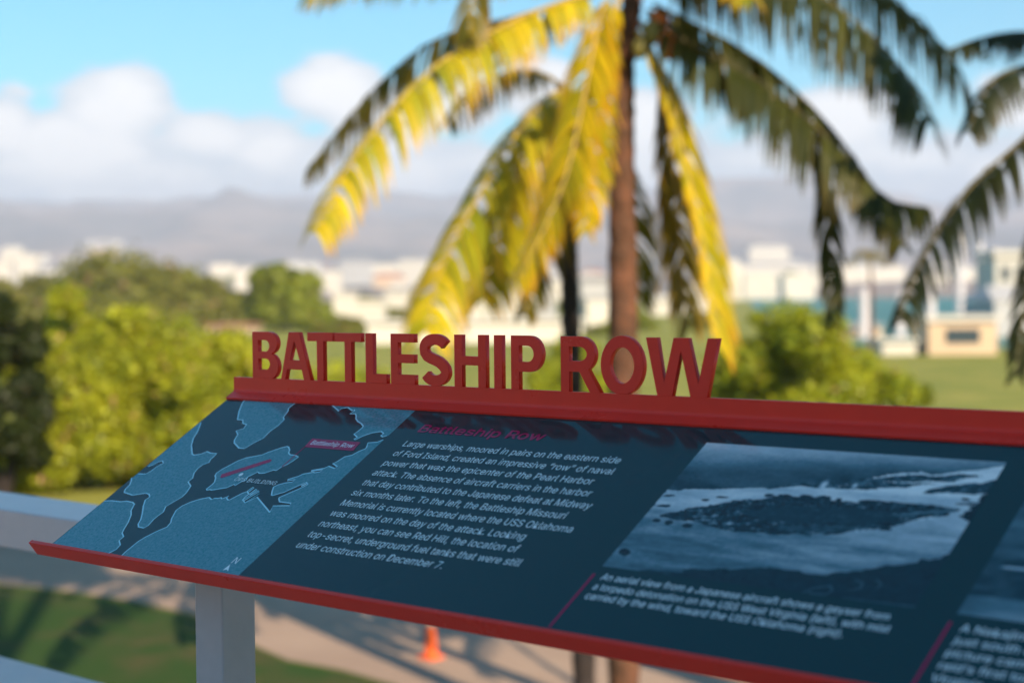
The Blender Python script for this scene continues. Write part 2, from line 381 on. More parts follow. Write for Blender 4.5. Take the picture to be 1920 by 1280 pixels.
def letters(root):
    Y0, TH, ZB, ZT = 0.020, 0.012, 0.0522, 0.1640
    mid = lambda: None
    def arc(cx, cz, rx, rz, a0, a1, n=16):
        return [(cx + rx * math.cos(rad(a0 + (a1 - a0) * k / n)), cz + rz * math.sin(rad(a0 + (a1 - a0) * k / n))) for k in range(n + 1)]
    G = []
    # B
    G.append([[(.0694, ZB), (.0694, ZT), (.128, ZT)] + arc(.128, .1370, .0335, .0270, 90, -72) + arc(.1290, .0812, .0350, .0315, 72, -66)[1:] + [(.1405, ZB)],
              [(.0912, .1440)] + [(.1170, .1440)] + arc(.1170, .1302, .0150, .0138, 90, -90, 10) + [(.0912, .1164)],
              [(.0915, .0995)] + [(.1180, .0995)] + arc(.1180, .0863, .0155, .0132, 90, -90, 10) + [(.0915, .0731)]])
    # A
    G.append([[(.1740, ZB), (.2036, ZT), (.2400, ZT), (.2795, ZB), (.2556, ZB), (.2483, .0757), (.1962, .0757), (.1903, ZB)],
              [(.2062, .0980), (.2412, .0980), (.2221, .1440)]])
    # T, T, L, E
    for x0, x1 in ((.2692, .3576), (.3636, .4528)):
        c = (x0 + x1) / 2; h = .0115
        G.append([[(c - h, ZB), (c - h, .1438), (x0, .1438), (x0, ZT), (x1, ZT), (x1, .1438), (c + h, .1438), (c + h, ZB)]])
    G.append([[(.4662, ZB), (.4662, ZT), (.4902, ZT), (.4902, .0728), (.5340, .0728), (.5340, ZB)]])
    G.append([[(.5472, ZB), (.5472, ZT), (.6214, ZT), (.6214, .1450), (.5702, .1450), (.5702, .1184), (.6206, .1184), (.6206, .0993), (.5702, .0993), (.5702, .0735), (.6222, .0735), (.6222, ZB)]])
    # S: a thick stroke along its spine
    sp = []
    sp += arc(.6815, .1335, .0325, .0195, 22, 180, 14)
    sp += [(.6500, .1245), (.6570, .1165), (.6680, .1120), (.6800, .1085), (.6930, .1040), (.7040, .0970), (.7125, .0880)]
    sp += arc(.6830, .0825, .0310, .0195, 0, -160, 14)
    sp = np.array(sp); wd = .0235
    Lp, Rp = [], []
    for i in range(len(sp)):
        t = sp[min(i + 1, len(sp) - 1)] - sp[max(i - 1, 0)]; t = t / np.linalg.norm(t); s = np.array([-t[1], t[0]]) * wd / 2
        Lp.append(sp[i] + s); Rp.append(sp[i] - s)
    G.append([[tuple(q) for q in Lp] + [tuple(q) for q in reversed(Rp)]])
    # H, I
    G.append([[(.7419, ZB), (.7419, ZT), (.7647, ZT), (.7647, .1182), (.8110, .1182), (.8110, ZT), (.8336, ZT), (.8336, ZB), (.8110, ZB), (.8110, .0989), (.7647, .0989), (.7647, ZB)]])
    G.append([[(.8565, ZB), (.8565, ZT), (.8792, ZT), (.8792, ZB)]])
    # P
    G.append([[(.9040, ZB), (.9040, ZT), (.9530, ZT)] + arc(.9530, .1265, .0365, .0375, 90, -90, 18) + [(.9262, .0890), (.9262, ZB)],
              [(.9262, .1432), (.9490, .1432)] + arc(.9490, .1264, .0170, .0168, 90, -90, 12) + [(.9262, .1096)]])
    # R
    G.append([[(1.0382, ZB), (1.0382, ZT), (1.0890, ZT)] + arc(1.0890, .1282, .0375, .0358, 90, -58, 16) + [(1.1400, ZB), (1.1130, ZB), (1.0860, .0928), (1.0604, .0928), (1.0604, ZB)],
              [(1.0604, .1432), (1.0850, .1432)] + arc(1.0850, .1288, .0205, .0144, 90, -90, 12) + [(1.0604, .1144)]])
    # O
    G.append([arc(1.1935, .1085, .0528, .0582, 0, 360, 44)[:-1], arc(1.1935, .1082, .0296, .0356, 0, 360, 36)[:-1]])
    # W
    G.append([[(1.2525, ZT), (1.2785, ZB), (1.3140, ZB), (1.3345, .1392), (1.3560, ZB), (1.3945, ZB), (1.4205, ZT), (1.3960, ZT), (1.3745, .0768), (1.3520, ZT), (1.3180, ZT), (1.2945, .0768), (1.2790, ZT)]])
    for g in G:
        c = bpy.data.curves.new('g', 'CURVE'); c.dimensions = '2D'; c.fill_mode = 'BOTH'; c.extrude = TH / 2 - 0.0006; c.bevel_depth = 0.0006; c.bevel_resolution = 1; c.offset = -0.0006
        for loop in g:
            s = c.splines.new('POLY'); s.points.add(len(loop) - 1); s.use_cyclic_u = True
            for k, (x, z) in enumerate(loop): s.points[k].co = (x, max(z, ZB), 0, 1)
        o = bpy.data.objects.new('g', c); COL.objects.link(o); dg = bpy.context.evaluated_depsgraph_get(); dg.update()
        me = bpy.data.meshes.new_from_object(o.evaluated_get(dg)); bpy.data.objects.remove(o); bpy.data.curves.remove(c)
        me.materials.clear(); me.name = 'letter'
        me.transform(Matrix(((1, 0, 0, 0), (0, 0, -1, Y0 + TH / 2), (0, 1, 0, 0), (0, 0, 0, 1))))
        link('letter', me, M['red'], root)
def profile(mb, prof, x0, x1):
    """sweeps a closed (y, z) outline from x0 to x1"""
    n = len(prof)
    vs = [(x0, y, z) for y, z in prof] + [(x1, y, z) for y, z in prof]
    fs = [(k, k + n, (k + 1) % n + n, (k + 1) % n) for k in range(n)] + [tuple(range(n)), tuple(range(2 * n - 1, n - 1, -1))]
    mb.add(vs, fs)
def z4(L): return [uv(80 + x / 3.5557, 740 + y / 3.5557) for x, y in L]
def zA(L): return [uv(380 + x / 10.667, 820 + y / 10.667) for x, y in L]
def zB(L): return [uv(560 + x / 8.0, 740 + y / 8.0) for x, y in L]
def pxl(L): return [uv(x, y) for x, y in L]
def map_print(panel):
    e = 0.002
    west = z4([(1055, 185), (1045, 215), (1030, 250), (1005, 290), (992, 335), (997, 395), (1010, 402), (1055, 395), (1095, 378), (1120, 388), (1160, 392), (1145, 408), (1120, 430), (1110, 450),
               (1070, 465), (1035, 490), (1010, 520), (1000, 555), (970, 580), (988, 608), (960, 650), (930, 680), (870, 715), (820, 745), (805, 780), (770, 805), (740, 830), (705, 870), (675, 887),
               (640, 880), (638, 860), (655, 830), (665, 790), (672, 740), (685, 700), (715, 680), (710, 662), (690, 655), (600, 668), (545, 650), (550, 630), (580, 600), (592, 570), (594, 553)])
    inlet = z4([(635, 526), (685, 528), (720, 510), (760, 480), (805, 455), (800, 440), (775, 445), (740, 465), (702, 478)])
    west_e = [(e, west[-1][1] - .004), (e, inlet[0][1] + .002)] ; west_f = [(e, inlet[-1][1] - .003), (e, west[0][1] - .012)]
    sw = z4([(410, 708), (455, 705), (520, 712), (560, 708), (600, 716), (612, 728), (590, 770), (590, 800), (570, 850), (545, 890), (530, 920), (540, 945), (510, 970), (518, 1000), (490, 1030), (440, 1055)])
    south = z4([(525, 1072), (560, 1040), (640, 975), (690, 945), (760, 910), (830, 880), (855, 850), (860, 825), (890, 770), (930, 740), (985, 715), (1050, 695), (1110, 683)])
    south += zA([(180, 1240), (230, 1215), (320, 1215), (370, 1200), (385, 1225), (440, 1205), (520, 1170), (480, 1210), (510, 1250), (540, 1245), (800, 1110), (890, 1078), (925, 1130), (840, 1200), (800, 1245), (850, 1305), (1090, 1190)])
    south += z4([(1515, 783), (1535, 740), (1648, 738), (1655, 722), (1580, 712), (1575, 690)])
    south += pxl([(523.4, 932.5), (560, 916.6), (577.5, 908), (575, 903.8), (560, 910), (533.8, 922), (511, 928.7), (509.4, 927.8), (510.3, 921.3), (512.2, 915.6), (513, 912.8), (520.6, 909), (533.8, 905.3), (547.8, 903.4), (553.4, 898.8), (539.4, 900.6), (540.3, 898.3), (548.8, 895.9)])
    south += zB([(0, 1220), (60, 1190), (220, 1160), (240, 1168), (320, 1155), (360, 1120), (190, 1145), (190, 1135), (390, 1100), (450, 1070), (540, 1105), (580, 1075), (515, 1030), (580, 1000), (690, 930), (800, 905), (900, 850), (1000, 810), (1020, 790), (1040, 720), (1180, 710), (1270, 672)])
    east = zB([(490, 145), (605, 245), (640, 205), (740, 190), (810, 240), (835, 222), (832, 245), (770, 285), (850, 285), (865, 310), (860, 360), (890, 400), (940, 430), (970, 470), (950, 500), (900, 540), (830, 590), (880, 635), (835, 660), (850, 672), (880, 660), (960, 620), (1100, 570), (1240, 550), (1275, 580), (1235, 610), (1260, 632), (1325, 612)])
    north = z4([(1350, 30), (1330, 60), (1310, 110), (1300, 165), (1335, 168), (1335, 190), (1360, 198), (1340, 225), (1290, 240), (1302, 265), (1280, 300), (1278, 320), (1310, 355), (1345, 358), (1400, 325), (1470, 290), (1520, 240), (1570, 205), (1610, 165), (1605, 150), (1635, 110), (1640, 90), (1690, 50)])
    isle = zA([(75, 1030), (90, 1050), (150, 1040), (180, 1050), (490, 1000), (630, 935), (650, 960), (780, 880), (870, 850), (900, 790), (960, 760), (1100, 690), (1140, 715), (1240, 710), (1420, 650), (1470, 660), (1590, 580), (1680, 545), (1790, 480), (1915, 390), (1850, 355), (1750, 345), (1720, 310), (1740, 250), (1720, 190), (1680, 180), (1560, 210), (1300, 300), (1180, 350), (860, 410), (700, 470), (560, 545), (380, 640), (280, 710), (250, 760), (262, 800), (255, 830), (240, 890), (180, 950)])
    UR = 0.6460
    f = MB(); n0 = 0.0002
    poly_fill(f, west + west_e[:1] + west_e[1:] + inlet + west_f, n0)
    poly_fill(f, sw + [(sw[-1][0], PT - .001), (e, PT - .001), (e, sw[0][1])], n0)
    poly_fill(f, south + [(UR, south[-1][1]), (UR, PT - .001), (south[0][0], PT - .001)], n0)
    poly_fill(f, east + [(UR, east[-1][1]), (UR, .001), (east[0][0] - .01, .001)], n0)
    poly_fill(f, north + [(north[-1][0], .001), (north[0][0], .001)], n0)
    poly_fill(f, isle, n0)
    for q in ([(890, 1075), (1010, 990), (1028, 1008), (912, 1098)], [(935, 1130), (1070, 1030), (1088, 1048), (952, 1148)], [(800, 1245), (1118, 1058), (1132, 1082), (822, 1268)], [(850, 1290), (1130, 1105), (1142, 1128), (872, 1313)]):
        poly_fill(f, zA(q), n0 + .0001)
    lm = f.build('map_land', M['land'], panel)
    c = MB(); n1 = 0.0004; w = 0.0034
    for L_, cl in ((west, 0), (inlet, 0), (sw, 0), (south, 0), (east, 0), (north, 0), (isle, 1)): stroke(c, L_, w, n1, bool(cl))
    for q in ([(890, 1075), (1010, 990), (1028, 1008), (912, 1098)], [(935, 1130), (1070, 1030), (1088, 1048), (952, 1148)], [(800, 1245), (1118, 1058), (1132, 1082), (822, 1268)]):
        stroke(c, zA(q), w * .8, n1 + .00007, True)
    stroke(c, pxl([(565, 911), (576, 906)]), .006, n1 + .00007)
    c.build('coast_line', M['coast'], panel)
    r = MB()
    poly_fill(r, zA([(350, 795), (385, 735), (1350, 430), (1390, 455), (1350, 490), (380, 810)]), .00055)
    poly_fill(r, zB([(205, 655), (930, 712), (820, 842), (85, 782)]), .00055)
    stroke(r, [zB([(100, 775)])[0], zA([(1590, 585)])[0]], .0028, .00055)
    r.build('map_marker', M['crimson'], panel)
    t = MB(); a, b = zB([(170, 745), (795, 798)]); add_text(t, 'Battleship Row', a[0], a[1], .0150, b[0] - a[0], .0007, .0003)
    t.build('marker_text', M['flagtext'], panel)
    t = MB(); a, b = zA([(612, 862), (1440, 952)]); add_text(t, 'OPS BUILDING', a[0], a[1], .0125, b[0] - a[0], .0007, 0, (1.0, (b[1] - a[1]) / (b[0] - a[0])))
    q = zA([(768, 742)])[0]; poly_fill(t, [(q[0] + .0058 * math.cos(k * math.pi / 8), q[1] + .0058 * math.sin(k * math.pi / 8)) for k in range(16)], .0007)
    t.build('map_text', M['text'], panel); t = MB()
    a, b = z4([(1255, 1121), (1287, 1126)]); add_text(t, 'N', a[0], a[1], .019, b[0] - a[0], .0007)
    poly_fill(t, z4([(1252, 1128), (1236, 1178), (1229, 1164), (1200, 1170)]), .0007)
    t.build('north_arrow', M['text'], panel)
def fbm(x, y, seed, oct_=5):
    o = np.zeros_like(x); amp = 1.0; tot = 0
    for k in range(oct_):
        r = np.random.default_rng(seed + k); g = r.random((64, 64))
        xi, yi = np.floor(x).astype(int), np.floor(y).astype(int); fx, fy = x - xi, y - yi
        fx = fx * fx * (3 - 2 * fx); fy = fy * fy * (3 - 2 * fy)
        a = g[xi % 64, yi % 64]; b = g[(xi + 1) % 64, yi % 64]; c = g[xi % 64, (yi + 1) % 64]; d = g[(xi + 1) % 64, (yi + 1) % 64]
        o += amp * ((a * (1 - fx) + b * fx) * (1 - fy) + (c * (1 - fx) + d * fx) * fy); tot += amp
        amp *= .55; x = x * 2.03 + 5.1; y = y * 2.03 + 2.7
    return o / tot
def inpoly(X, Y, P):
    c = np.zeros(X.shape, bool); n = len(P)
    for i in range(n):
        x0, y0 = P[i]; x1, y1 = P[(i + 1) % n]
        if y0 == y1: continue
        k = ((y0 > Y) != (y1 > Y)) & (X < (x1 - x0) * (Y - y0) / (y1 - y0) + x0); c ^= k
    return c
def sstep(a, b, x): t = np.clip((x - a) / (b - a), 0, 1); return t * t * (3 - 2 * t)
def photo_grid(name, u0, u1, v0, v1, nx, ny, lum, panel):
    """a print of a photograph: lum is the grey value (0 dark .. 1 light) of each grid point, toned blue"""
    uu, vv = np.meshgrid(np.linspace(u0, u1, nx), np.linspace(v0, v1, ny))
    P = uu[..., None] * np.array([1, 0, 0]) + vv[..., None] * PV + .0003 * PN
    idx = np.arange(nx * ny).reshape(ny, nx)
    fs = np.stack([idx[1:, :-1], idx[1:, 1:], idx[:-1, 1:], idx[:-1, :-1]], -1).reshape(-1, 4)
    me = bpy.data.meshes.new(name); me.from_pydata(P.reshape(-1, 3).tolist(), [], fs.tolist()); me.update()
    ca = me.color_attributes.new('Col', 'FLOAT_COLOR', 'POINT')
    l = np.clip(lum, 0, 1)[..., None]
    stops = np.array([[.0010, .024, .034], [.008, .056, .076], [.10, .21, .26], [.46, .55, .61], [.95, .95, .95]])
    k = np.clip(l[..., 0] * 4, 0, 3.999); i = k.astype(int); fr = (k - i)[..., None]
    c = stops[i] * (1 - fr) + stops[i + 1] * fr
    ca.data.foreach_set('color', np.concatenate([c, np.ones(c.shape[:2] + (1,))], -1).astype('f').ravel())
    return link(name, me, M['photo'], panel)
def photos(panel):
    u0, u1, v0, v1 = 1.4365, 2.0126, .0500, .4145
    nx, ny = 420, 260
    S, T = np.meshgrid(np.linspace(0, 1, nx), np.linspace(0, 1, ny))
    def q(L):
        o = []
        for x, y in L:
            a, b = uv(1080 + x / 2.2857, 800 + y / 2.2857); o.append(((a - u0) / (u1 - u0), (b - v0) / (v1 - v0)))
        return o
    n1 = fbm(S * 5, T * 16, 3); n2 = fbm(S * 26, T * 40, 11); n3 = fbm(S * 80, T * 62, 21, 4); sw = fbm(S * 3 + T * 4, T * 9 - S * 3, 31)
    wob = (n2 - .5) * .03; Sx, Tx = S + wob, T + wob * .8
    lum = .72 - .5 * sstep(.0, .30, T + .12 * S) + .30 * (sw - .45) + .04          # hazy sky and far plain
    shore = q([(390, 272), (560, 268), (900, 262), (1000, 250), (1845, 200)])
    water = q([(200, 480), (390, 272), (560, 268), (900, 262), (1010, 250), (1480, 192), (1520, 205), (1860, 170), (1900, 300), (1700, 420), (1650, 560), (1480, 575), (1330, 597), (1200, 617), (1060, 637), (1000, 626), (900, 606), (780, 606), (500, 606), (450, 620), (300, 612), (60, 640)])
    wt = .76 + .35 * (n1 - .5) + .25 * (fbm(S * 9, T * 30, 41) - .5) + .22 * (1 - sstep(.15, .5, T)) - .30 * sstep(.55, .85, T) * (1 - S) * .5 - .18 * sstep(.45, .75, T)
    m = inpoly(Sx, Tx, water); lum = np.where(m, wt, lum)
    def darken(P, val, nz=.30, w=1.0):
        nonlocal lum
        mm = inpoly(S + wob * w, T + wob * w, q(P)); lum = np.where(mm, val + nz * (n3 - .5) * 2 + .1 * (n2 - .5), lum)
    darken([(880, 245), (1480, 205), (1540, 212), (1700, 200), (1740, 210), (1600, 232), (1300, 240), (1050, 262)], .28)
    darken([(1060, 262), (1300, 240), (1540, 240), (1400, 262), (1200, 268)], .24)
    darken([(1475, 284), (1560, 258), (1830, 225), (1800, 285), (1640, 288)], .26)
    darken([(345, 378), (480, 350), (600, 334), (680, 314), (830, 302), (1000, 298), (1200, 326), (1330, 318), (1500, 332), (1650, 352), (1560, 385), (1500, 392), (1330, 432), (1200, 452), (1000, 464), (800, 456), (640, 446), (540, 416), (420, 396)], .13)
    isl = inpoly(S, T, q([(360, 378), (480, 352), (600, 336), (680, 316), (830, 304), (1000, 300), (1200, 328), (1330, 320), (1500, 334), (1640, 352), (1560, 383), (1330, 430), (1200, 450), (1000, 460), (800, 454), (640, 444), (540, 414), (420, 394)]))
    streak = fbm(S * 34, T * 110, 61, 3); dots = fbm(S * 130, T * 120, 71, 2)
    lum = np.where(isl, lum + .38 * sstep(.56, .66, streak) * sstep(.45, .6, n2) + .22 * sstep(.66, .76, dots) - .04, lum)
    darken([(700, 372), (850, 335), (1200, 345), (1420, 385), (1250, 420), (900, 410)], .22, .06)
    darken([(880, 420), (1300, 425), (1200, 445), (1000, 456), (850, 440)], .30, .06)
    darken([(1330, 372), (1620, 352), (1640, 360), (1400, 384)], .42, .1)
    for (x, y, w, h) in ((400, 296, 30, 5), (375, 338, 32, 7), (345, 400, 18, 9), (398, 410, 20, 12), (478, 424, 26, 10), (628, 302, 28, 5), (556, 314, 18, 4), (828, 294, 24, 7), (898, 298, 30, 8), (985, 302, 34, 11), (1062, 304, 34, 9), (1125, 312, 14, 9), (1270, 322, 60, 9), (1330, 438, 28, 9), (208, 535, 26, 16), (1672, 312, 20, 6), (1690, 330, 70, 5)):
        darken([(x + w * math.cos(k * math.pi / 6), y + h * math.sin(k * math.pi / 6)) for k in range(12)], .08, .12, .5)
    for (cx, cy, rx, ry) in ((1062, 250, 18, 30), (1045, 280, 32, 20), (1195, 252, 14, 14)):
        P = q([(cx, cy), (cx + rx, cy), (cx, cy + ry)]); c0 = P[0]
        d = np.hypot((S - c0[0]) / (abs(P[1][0] - c0[0]) + 1e-6), (T - c0[1]) / (abs(P[2][1] - c0[1]) + 1e-6)) * (1 + (n2 - .5))
        lum = np.maximum(lum, .92 * np.exp(-d * d * .9))
    darken([(300, 614), (360, 630), (450, 622), (500, 606), (600, 612), (780, 606), (900, 607), (1000, 627), (1060, 637), (1200, 617), (1330, 597), (1460, 578), (1480, 562), (1520, 570), (1600, 545), (1700, 520), (1500, 800), (1300, 780)], .11, .07)
    for L_ in ([(960, 715), (1020, 690), (1090, 680), (1100, 700), (1070, 718), (1000, 712)], [(1170, 700), (1220, 690), (1230, 668), (1200, 655)], [(1290, 690), (1310, 675), (1290, 655)], [(1140, 735), (1300, 752), (1450, 770)]):
        P = q(L_); best = np.full(S.shape, 9.0)
        for i in range(len(P) - 1):
            a, b = np.array(P[i]), np.array(P[i + 1]); ab = b - a
            tt = np.clip(((S - a[0]) * ab[0] + (T - a[1]) * ab[1]) / (ab @ ab), 0, 1)
            best = np.minimum(best, np.hypot((S - a[0] - tt * ab[0]) * 1.58, T - a[1] - tt * ab[1]))
        lum = np.maximum(lum, .36 * np.exp(-(best / .008) ** 2))
    darken([(1640, 385), (1690, 345), (1725, 335), (1722, 305), (1770, 285), (1800, 300), (1720, 420)], .02, .03)
    lum += (n3 - .5) * .10 + np.random.default_rng(5).normal(0, .012, lum.shape)
    photo_grid('aerial_photo', u0, u1, v0, v1, nx, ny, lum, panel)
    u2, nx, ny = 2.078, 200, 180
    S, T = np.meshgrid(np.linspace(0, 1, nx), np.linspace(0, 1, ny))
    a = fbm(S * 6, T * 9, 51); lum = .40 + .5 * (a - .5) - .22 * np.exp(-(((S - .22) / .13) ** 2 + ((T - .45) / .13) ** 2)) - .18 * sstep(.60, .66, T) + .22 * sstep(.87, .89, T)
    lum = np.maximum(lum, .80 * np.exp(-((T - .695 + S * .02) / .012) ** 2) * sstep(.01, .06, S) * (1 - sstep(.22, .30, S)))
    photo_grid('aircraft_photo', u2, 2.66, v0, v1, nx, ny, lum, panel)
def sign():
    base = (0.2945, -0.2535, -1.10)
    root = empty('interpretive_sign', base, 'red and blue tilted history sign with BATTLESHIP ROW in raised cut-out letters', 'sign')
    ax = [np.array([1, 0, 0]), PV, PN]
    # panel: a thin board lying on the slope
    pb = MB(); pb.box(pan(UEND / 2, PT / 2 - .02, -.0045), (UEND, PT + .04, .009), ax)
    panel = pb.build('panel', M['panel'], root)
    map_print(panel)
    # the words
    lines = ['Large warships, moored in pairs on the eastern side', 'of Ford Island, created an impressive “row” of naval', 'power that was the epicenter of the Pearl Harbor',
             'attack. The absence of aircraft carriers in the harbor', 'that day contributed to the Japanese defeat at Midway', 'six months later. To the left, the Battleship Missouri',
             'Memorial is currently located where the USS Oklahoma', 'was moored on the day of the attack. Looking', 'northeast, you can see Red Hill, the location of', 'top-secret, underground fuel tanks that were still', 'under construction on December 7.']
    ends = [(1862, 322), (1822, 388), (1708, 442), (1695, 510), (1697, 578), (1553, 634), (1592, 710), (1325, 752), (1285, 820), (1305, 895), (866, 912)]
    t = MB()
    for i, (s, q) in enumerate(zip(lines, ends)):
        ue = uv(540 + q[0] / 3, 760 + q[1] / 3)[0]
        add_text(t, s, .7150, .1325 + .03458 * i, .0192, ue - .7150, .0006, 0)
    t.build('body_text', M['text'], panel)
    t = MB(); a, b = uv(781.8, 810.6), uv(1015, 825.8); add_text(t, 'Battleship Row', a[0], a[1] - .002, .0265, b[0] - a[0], .0006, .0012)
    t.build('heading_text', M['crimson'], panel)
    for (A, B) in (((1115, 1075), (1030, 1175)), ((1783, 1165), (1708, 1285))):
        t = MB(); pa, pb_ = uv(*A), uv(*B); stroke(t, [pa, (pa[0], pb_[1])], .0050, .0005); t.build('caption_rule', M['crimson'], panel)
    t = MB(); n = .0006
    for s, A, B in (('An aerial view from a Japanese aircraft shows a geyser from', (1128.9, 1085.8), (1664, 1163)), ('a torpedo detonation on the USS West Virginia (left), with mist', (1114, 1103.4), (1664, 1187)),
                    ('carried by the wind, toward the USS Oklahoma (right).', (1100.8, 1121.3), (1577, 1196))):
        a, b = uv(*A), uv(*B); add_text(t, s, 1.4535, (a[1] + b[1]) / 2, .0155, b[0] - 1.4535, n, .0002)
    t.build('caption_text', M['text'], panel); t = MB()
    for i, s in enumerate(('A Nakajima', 'just south of', 'picture came', 'raid’s first torpedo', 'Virginia')):
        add_text(t, s, 2.096, .4500 + .0262 * i, .0155, None, n, .0002)
    t.build('caption_text', M['text'], panel)
    photos(panel)
    # folded red header along the panel's top edge
    h = MB(); c, s = math.cos(TILT), math.sin(TILT); t_ = .005
    def pyz(v, n): p = pan(0, v, n); return (p[1], p[2])
    yb, rb = .020, .010
    outer = [pyz(.004, .0002), pyz(.004, .0052)]
    bend0 = pyz(-.0125, .0052)
    za = bend0[1] + (yb - bend0[0]) * math.tan(TILT) * .9
    outer += [bend0, (yb - .0032, za - .0012), (yb - .0010, za + .0016), (yb, za + .006), (yb, .0522), (yb + .012, .0522), (yb + .012, za - .012), pyz(-.0200, -.014), pyz(-.004, -.012)]
    profile(h, outer, -.0035, UEND + .004)
    me = h.mesh('header'); bm = bmesh.new(); bm.from_mesh(me); bmesh.ops.recalc_face_normals(bm, faces=bm.faces)
    bmesh.ops.bevel(bm, geom=[e for e in bm.edges if len(e.link_faces) == 2 and e.calc_face_angle(0) > .5], offset=.0007, segments=2, affect='EDGES'); bm.to_mesh(me); bm.free()
    link('header_plate', me, M['red'], root)
    letters(root)
    # red lip along the lower edge, running past the panel's left end
    l = MB(); l0, l1 = -.078, UEND + .02
    pr = [(PT, -.030), (PT, .0030), (PT + .011, .0030), (PT + .011, -.030)]
    vs = [pan(l0 + (0.0 if n_ > 0 else .010), v, n_) for v, n_ in pr] + [pan(l1, v, n_) for v, n_ in pr]
    l.add(vs, [(0, 1, 5, 4), (1, 2, 6, 5), (2, 3, 7, 6), (3, 0, 4, 7), (3, 2, 1, 0), (4, 5, 6, 7)])
    me = l.mesh('lip'); bm = bmesh.new(); bm.from_mesh(me); bmesh.ops.recalc_face_normals(bm, faces=bm.faces)
    bmesh.ops.bevel(bm, geom=list(bm.edges), offset=.0012, segments=2, affect='EDGES'); bm.to_mesh(me); bm.free()
    link('lower_lip', me, M['red'], root)
    # steel channel under the panel and the two posts
    b = MB(); b.box(pan(UEND / 2, .30, -.030), (UEND - .1, .10, .040), ax); b.build('support_rail', M['greyrail'], root, bevel=.002)
    for x in (.2945, 2.52):
        b = MB(); x0, x1 = x - .048, x + .048; y0, y1 = -.300, -.207
        zt = lambda y: y * math.tan(TILT) - .060
        vs = [(x0, y0, -1.1), (x1, y0, -1.1), (x1, y1, -1.1), (x0, y1, -1.1), (x0, y0, zt(y0)), (x1, y0, zt(y0)), (x1, y1, zt(y1)), (x0, y1, zt(y1))]
        b.add(vs, [(0, 3, 2, 1), (4, 5, 6, 7), (0, 1, 5, 4), (1, 2, 6, 5), (2, 3, 7, 6), (3, 0, 4, 7)])
        p = b.build('post', M['greyrail'], root, bevel=.004)
        b = MB(); b.box((x, -.2535, -1.094), (.19, .19, .012)); b.build('base_plate', M['greyrail'], p, bevel=.002)
sign()

def railing():
    root = empty('terrace_railing', (-1.2, 0.30, -1.1), 'wide pale painted railing with flat beams running behind the red sign', 'railing')
    b = MB(); b.box((-.7, .375, -.4795), (9.0, .25, .123)); b.build('top_rail', M['greyrail'], root, bevel=.006)
    b = MB(); b.box((-.7, .375, -1.037), (9.0, .25, .086)); b.build('lower_rail', M['greyrail'], root, bevel=.006)
    for x in (-5.0, -2.75, 1.75, 3.7):
        b = MB(); b.box((x, .375, -.7675), (.12, .12, .447)); b.box((x, .375, -1.092), (.12, .12, .016)); b.build('railing_post', M['greyrail'], root)
railing()

